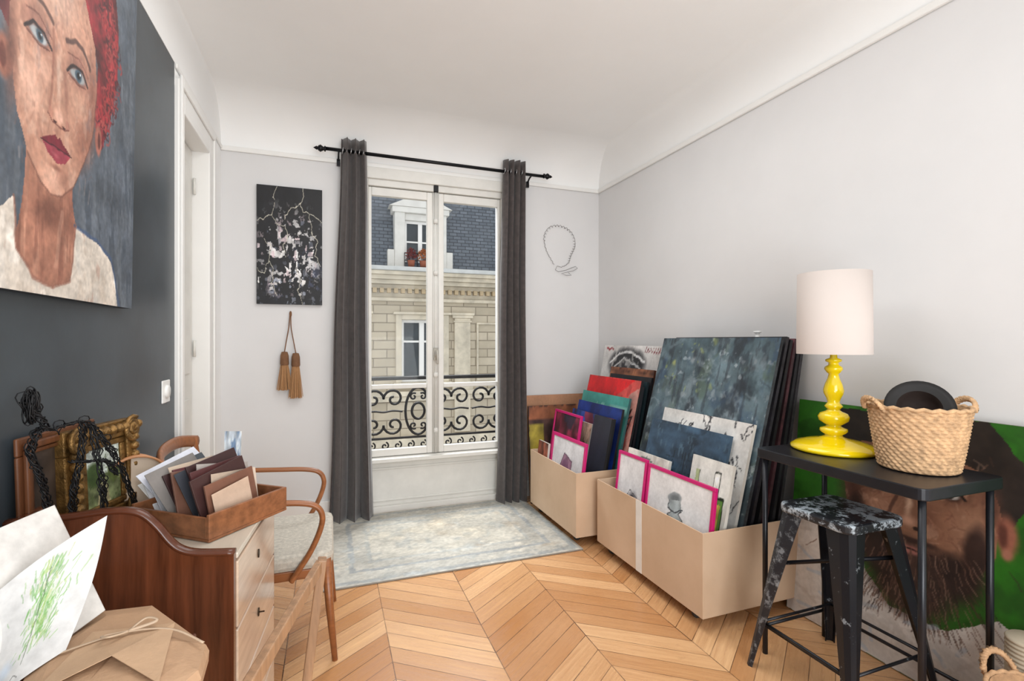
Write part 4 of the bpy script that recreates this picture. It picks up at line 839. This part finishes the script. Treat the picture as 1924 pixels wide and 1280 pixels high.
# ornate gilt frame with landscape
gold = M('antique_gilt', (128,96,52), .38, .6, .6, 30, .6); dkw = wood('dark_frame_wood', (100,60,36), .4, 'z', .35)
def wframe(name, O, U, V_, w_, h_, bw, dep, art, fm, lab, orn=False):
    O, U, V_ = Vector(O), Vector(U).normalized(), Vector(V_).normalized(); V_ = (V_-U*V_.dot(U)).normalized(); Nn = U.cross(V_)
    R = Matrix(((U.x,V_.x,Nn.x,O.x),(U.y,V_.y,Nn.y,O.y),(U.z,V_.z,Nn.z,O.z),(0,0,0,1)))
    o = empty(name, O, lab, 'picture frame'); Ls = []
    for k, (ins, d0, d1) in enumerate(((0,-dep,.0),(bw*.3,0,.012),(bw*.75,-.004,.006))):
        b_ = bw*(1 if k == 0 else .4 if k == 1 else .25)
        x0, x1, y0, y1 = ins, w_-ins, ins, h_-ins
        Ls += [(x0,x1,y0,y0+b_,d0,d1),(x0,x1,y1-b_,y1,d0,d1),(x0,x0+b_,y0+b_,y1-b_,d0,d1),(x1-b_,x1,y0+b_,y1-b_,d0,d1)]
    boxes('frame_moulding', Ls, fm, o, .004, R)
    if orn:
        Ps = []
        for i in range(120):
            t = i/120*2*(w_+h_)
            if t < w_: q = (t,bw*.3)
            elif t < w_+h_: q = (w_-bw*.3,t-w_)
            elif t < 2*w_+h_: q = (2*w_+h_-t,h_-bw*.3)
            else: q = (bw*.3,2*(w_+h_)-t)
            rr = .009 if i % 3 else .016
            Ps.append(lathe([(0,-rr),(rr*.7,-rr*.7),(rr,0),(rr*.7,rr*.7),(0,rr)],0,0,7, R @ Matrix.Translation((q[0],q[1],.012))))
        for cx, cy in ((0,0),(w_,0),(w_,h_),(0,h_)):
            for s in (1,-1):
                Pp = [R @ Vector((cx+(.03 if cx == 0 else -.03)+.038*(1-k/22)*math.cos(k*.5*s+s), cy+(.03 if cy == 0 else -.03)+.038*(1-k/22)*math.sin(k*.5*s+s), .018)) for k in range(20)]
                Ps.append(tube(Pp, .007, n=6))
        V, F = join(Ps); mk('carved_ornament', V, F, fm, o, True)
    canvas('picture', O+U*bw+V_*bw-Nn*.002, U, V_, w_-2*bw, h_-2*bw, .004, art, fm, parent=o)
A = flat_art(70, 80, (120,130,90), .15); A.poly([(0,.55),(1,.5),(1,1),(0,1)], (196,204,196)); A.ell(.25,.55,.25,.25,(60,80,40)); A.ell(.8,.5,.2,.2,(84,96,50)); A.poly([(.3,0),(.7,0),(.55,.45),(.45,.45)], (180,170,130)); A.smear((70,84,44), .8, 12, 12, .6)
wframe('gilt_picture_frame', (-.655,1.655,.803), (.26,.97,0), (-.05,0,1), .275, .30, .068, .03, A, gold, 'ornate carved gilt frame with a small green landscape', True)
wframe('wooden_picture_frame', (-.695,1.525,.803), (.10,.99,0), (-.03,0,1), .33, .31, .045, .01, flat_art(10, 10, (60,50,44), .2), dkw, 'brown wooden picture frame leaning on the dark wall')
# wire figure
wire = M('black_twisted_wire', (22,21,23), .5, .4)
wp = [[(-.68,1.50,1.205),(-.66,1.52,1.165),(-.65,1.545,1.13),(-.63,1.59,1.135),(-.605,1.63,1.13),(-.575,1.67,1.06),(-.56,1.72,.98),(-.55,1.79,.86),(-.55,1.80,.805)],
      [(-.66,1.53,1.14),(-.665,1.495,1.09),(-.655,1.515,1.02),(-.65,1.535,.94),(-.645,1.54,.806)],
      [(-.61,1.62,1.13),(-.61,1.60,1.04),(-.615,1.58,.97),(-.62,1.585,.89),(-.62,1.585,.806)],
      [(-.60,1.635,1.13),(-.58,1.63,1.01),(-.575,1.64,.93),(-.575,1.645,.806)],
      [(-.62,1.58,1.04),(-.595,1.62,1.03),(-.575,1.66,1.02),(-.565,1.70,.97)]]
Ls = []
for P in wp:
    S = sm(P, 10)
    for w_ in range(6):
        ph = w_*1.05
        Ls.append(tube([p+Vector((.0065*math.cos(i*.55+ph)+random.uniform(-.003,.003),.0075*math.sin(i*.55+ph)+random.uniform(-.003,.003),random.uniform(-.003,.003))) for i, p in enumerate(S)], .0018, n=5))
for i in range(34):
    c_ = Vector((-.67,1.505,1.195))+Vector((random.uniform(-.008,.008),random.uniform(-.01,.012),random.uniform(-.025,.02))); r = random.uniform(.010,.020); ax = random.uniform(0,3)
    Ls.append(tube([c_+Vector((r*.5*math.cos(q)*math.sin(ax),r*math.cos(q)*math.cos(ax),r*1.4*math.sin(q))) for q in [2*math.pi*k/12 for k in range(12)]], .0016, n=4, closed=True))
for i in range(22):
    P = random.choice(wp[:4]); S = sm(P,8); p = random.choice(S[:-8]); r = random.uniform(.012,.024)
    Ls.append(tube([p+Vector((.3*r*math.sin(q*2),r*math.cos(q),r*math.sin(q))) for q in [2*math.pi*k/12 for k in range(12)]], .0014, n=4, closed=True))
V, F = join(Ls); meta(mk('wire_figure', V, F, wire, None, True), 'black twisted wire figure standing before the picture frames', 'sculpture')

# ================================================================ NEAR TABLE, PACKAGE, SHEETS
nt = empty('side_table', (-.47,.98,0), 'small dark wooden side table under the paper parcel', 'table')
box('table_top', -.70,-.27,.76,1.24,.70,.72, mah, nt, .004)
for x, y in ((-.68,.78),(-.30,.78),(-.68,1.21),(-.30,1.21)): box('leg', x-.015,x+.015,y-.015,y+.015,0,.70, mah, nt, .002)
kraft = M('kraft_paper', (182,146,114), .75, 0, .1, 12, .4)
top = [(-.47,.98),(-.50,1.12),(-.455,1.29),(-.36,1.275),(-.215,1.075),(-.21,.99),(-.27,.88),(-.40,.86)]
cxp, cyp = -.35, 1.08; V, F = [], []; nn = len(top); rings = [(1.0,.745),(1.01,.765),(.97,.778),(.75,.79),(.4,.797),(.1,.80)]
V += [(cxp+(x-cxp)*.9, cyp+(y-cyp)*.9, .721) for x, y in top]
for s, z in rings:
    V += [(cxp+(x-cxp)*s, cyp+(y-cyp)*s, z+random.uniform(-.003,.003)) for x, y in top]
for r in range(len(rings)):
    for j in range(nn): F.append((r*nn+j, r*nn+(j+1) % nn, (r+1)*nn+(j+1) % nn, (r+1)*nn+j))
F.append(tuple(range(nn))[::-1]); F.append(tuple(len(rings)*nn+j for j in range(nn)))
pk = mk('paper_parcel', V, F, kraft, None, False); meta(pk, 'brown kraft paper parcel tied with thin ribbon', 'parcel')
V = [(-.44,.985,.795),(-.42,1.15,.80),(-.28,1.12,.806),(-.26,.95,.795),(-.35,1.03,.812)]; mk('paper_flap', V, [(0,4,1),(1,4,2),(2,4,3)], M('kraft_paper_light',(190,156,124),.75,0,.1,12,.3), pk, solid=.001)
rib = M('pale_ribbon', (190,164,138), .5)
V, F = join([tube(sm([(-.49,1.09,.79),(-.42,1.10,.803),(-.35,1.105,.812),(-.28,1.10,.805),(-.22,1.06,.79)]), .003, .0012, 6), tube(sm([(-.35,1.105,.812),(-.33,1.13,.82),(-.31,1.12,.816),(-.35,1.105,.813)]), .003, .0015, 6), tube(sm([(-.35,1.105,.812),(-.37,1.08,.82),(-.385,1.095,.816),(-.35,1.105,.813)]), .003, .0015, 6)])
mk('ribbon', V, F, rib, pk, True)
def sheet(name, c4, art, lab, bend):
    P = [Vector(p) for p in c4]; W, H = art.W, art.H; VV = []; Fs = []
    nrm = (P[1]-P[0]).cross(P[3]-P[0]).normalized()
    for j in range(H):
        for i in range(W):
            u, v = i/(W-1), j/(H-1); p = P[0]*(1-u)*(1-v)+P[1]*u*(1-v)+P[2]*u*v+P[3]*(1-u)*v; VV.append(p+nrm*bend(u,v))
    for j in range(H-1):
        for i in range(W-1): k = j*W+i; Fs.append((k,k+1,k+W+1,k+W))
    o = mk(name, VV, Fs, [paint_mat()], None, True, colors=art.cols(), solid=.0008); meta(o, lab, 'drawing', 'drawings on the side table'); return o
A = flat_art(120, 120, (210,206,201), .02)
for i in range(6): A.ell(.20+random.uniform(-.1,.1),.45+random.uniform(-.12,.12),.05,.03,(206,192,124),random.uniform(0,3),.6,.8)
for i in range(12): x = random.uniform(.05,.3); A.line([(x,random.uniform(.15,.3)),(x+.05,random.uniform(.3,.5))], .005, (100,130,84), .5)
sheet('drawing_sheet', [(-.60,1.00,.725),(-.43,1.235,.80),(-.55,1.325,1.0),(-.68,1.10,.96)], A, 'white paper sheet with pale flower sketch', lambda u, v: .02*math.sin(u*3.1)*v)
A = flat_art(170, 170, (211,209,207), .02)
A.ell(.60,.5,.13,.32,(176,200,150),-.1,.5,1)
for i in range(210):
    y = random.uniform(.2,.85); x = random.gauss(.60,.04+.06*(1-abs(y-.5)*1.6)); A.line([(x,y),(x+random.uniform(-.02,.06),y+random.uniform(.02,.10))], random.uniform(.004,.010), random.choice([(110,164,80),(86,144,66),(136,180,104),(100,156,84),(170,186,110)]), .5)
A.line([(.5,.15),(.54,.5),(.62,.85)], .005, (80,90,70), .7); A.line([(.4,.06),(.44,.1),(.5,.06)], .004, (60,60,60)); A.ell(.3,.2,.14,.12,(184,200,220),0,.6,.9)
sheet('drawing_sheet', [(-.545,1.07,.726),(-.44,1.10,.80),(-.43,1.245,.99),(-.60,1.15,.86)], A, 'curled white sheet with green foliage drawing', lambda u, v: .025*math.sin(u*3.1)-.02*math.sin(v*3.1))

# ================================================================ WOODEN FRAME STAND
ow = wood('weathered_oak', (168,130,98), .45, 'z', .3)
ws = empty('wooden_trestle', (-.10,1.3,0), 'slim weathered oak trestle frame with slanting legs', 'trestle')
def bar(nm, a_, b_, rx, ry, ref=(0,0,1)):
    a_, b_ = Vector(a_), Vector(b_); T = (b_-a_).normalized(); s = T.cross(Vector(ref)).normalized(); u = s.cross(T)
    V = [p+s*i*rx+u*j*ry for p in (a_,b_) for i, j in ((-1,-1),(1,-1),(1,1),(-1,1))]
    return mk(nm, V, BF, ow, ws, bevel=.003)
bar('top_rail', (-.03,1.655,.65), (-.225,.82,.65), .011, .018)
bar('leg', (-.022,1.66,.668), (-.105,1.60,0), .013, .024, (0,1,0)); bar('leg', (-.22,.84,.668), (-.24,.80,0), .011, .022, (0,1,0))
bar('lower_rail', (-.084,1.618,.18), (-.235,.815,.18), .007, .012)

# ================================================================ LIGHT, WORLD, CAMERA
w = bpy.data.worlds.new('World'); SC.world = w; w.use_nodes = True
bg = w.node_tree.nodes['Background']; bg.inputs[0].default_value = (.95,.98,1.0,1); bg.inputs[1].default_value = 1.18
def area(nm, loc, target, sx, sy, e, col=(1,1,1)):
    l = bpy.data.lights.new(nm, 'AREA'); l.shape = 'RECTANGLE'; l.size = sx; l.size_y = sy; l.energy = e; l.color = col
    o = bpy.data.objects.new(nm, l); COL.objects.link(o); o.location = loc; o.rotation_euler = (Vector(target)-Vector(loc)).to_track_quat('-Z','Y').to_euler(); return o
area('rear_fill', (.5,-1.4,2.0), (.6,3.5,1.3), 2.0, 1.3, 40, (.98,1,1))  # added unseen fill behind the camera, brightens the room
area('upward_fill', (.7,-.6,1.0), (.7,2.2,3.0), 1.4, 1.0, 34, (.97,.99,1))  # added unseen fill aimed upward to brighten the ceiling
area('overhead_fill', (.7,2.2,2.95), (.7,2.2,0), 1.6, 1.8, 26, (.98,1,1))  # added fill panel under the ceiling, no fixture there
area('window_fill', (.85,5.8,4.6), (.8,2.4,.2), 2.6, 1.6, 400, (.95,.98,1))  # added unseen panel outside, boosts light through the window
cam = bpy.data.cameras.new('camera'); co = bpy.data.objects.new('camera', cam); COL.objects.link(co)
cam.sensor_width = 36; cam.lens = 932/1924*36; cam.clip_start = .05; cam.clip_end = 100
co.location = (0,0,1.35); co.rotation_euler = (math.pi/2, 0, -math.atan(342/932)); SC.camera = co
SC.view_settings.view_transform = 'Standard'
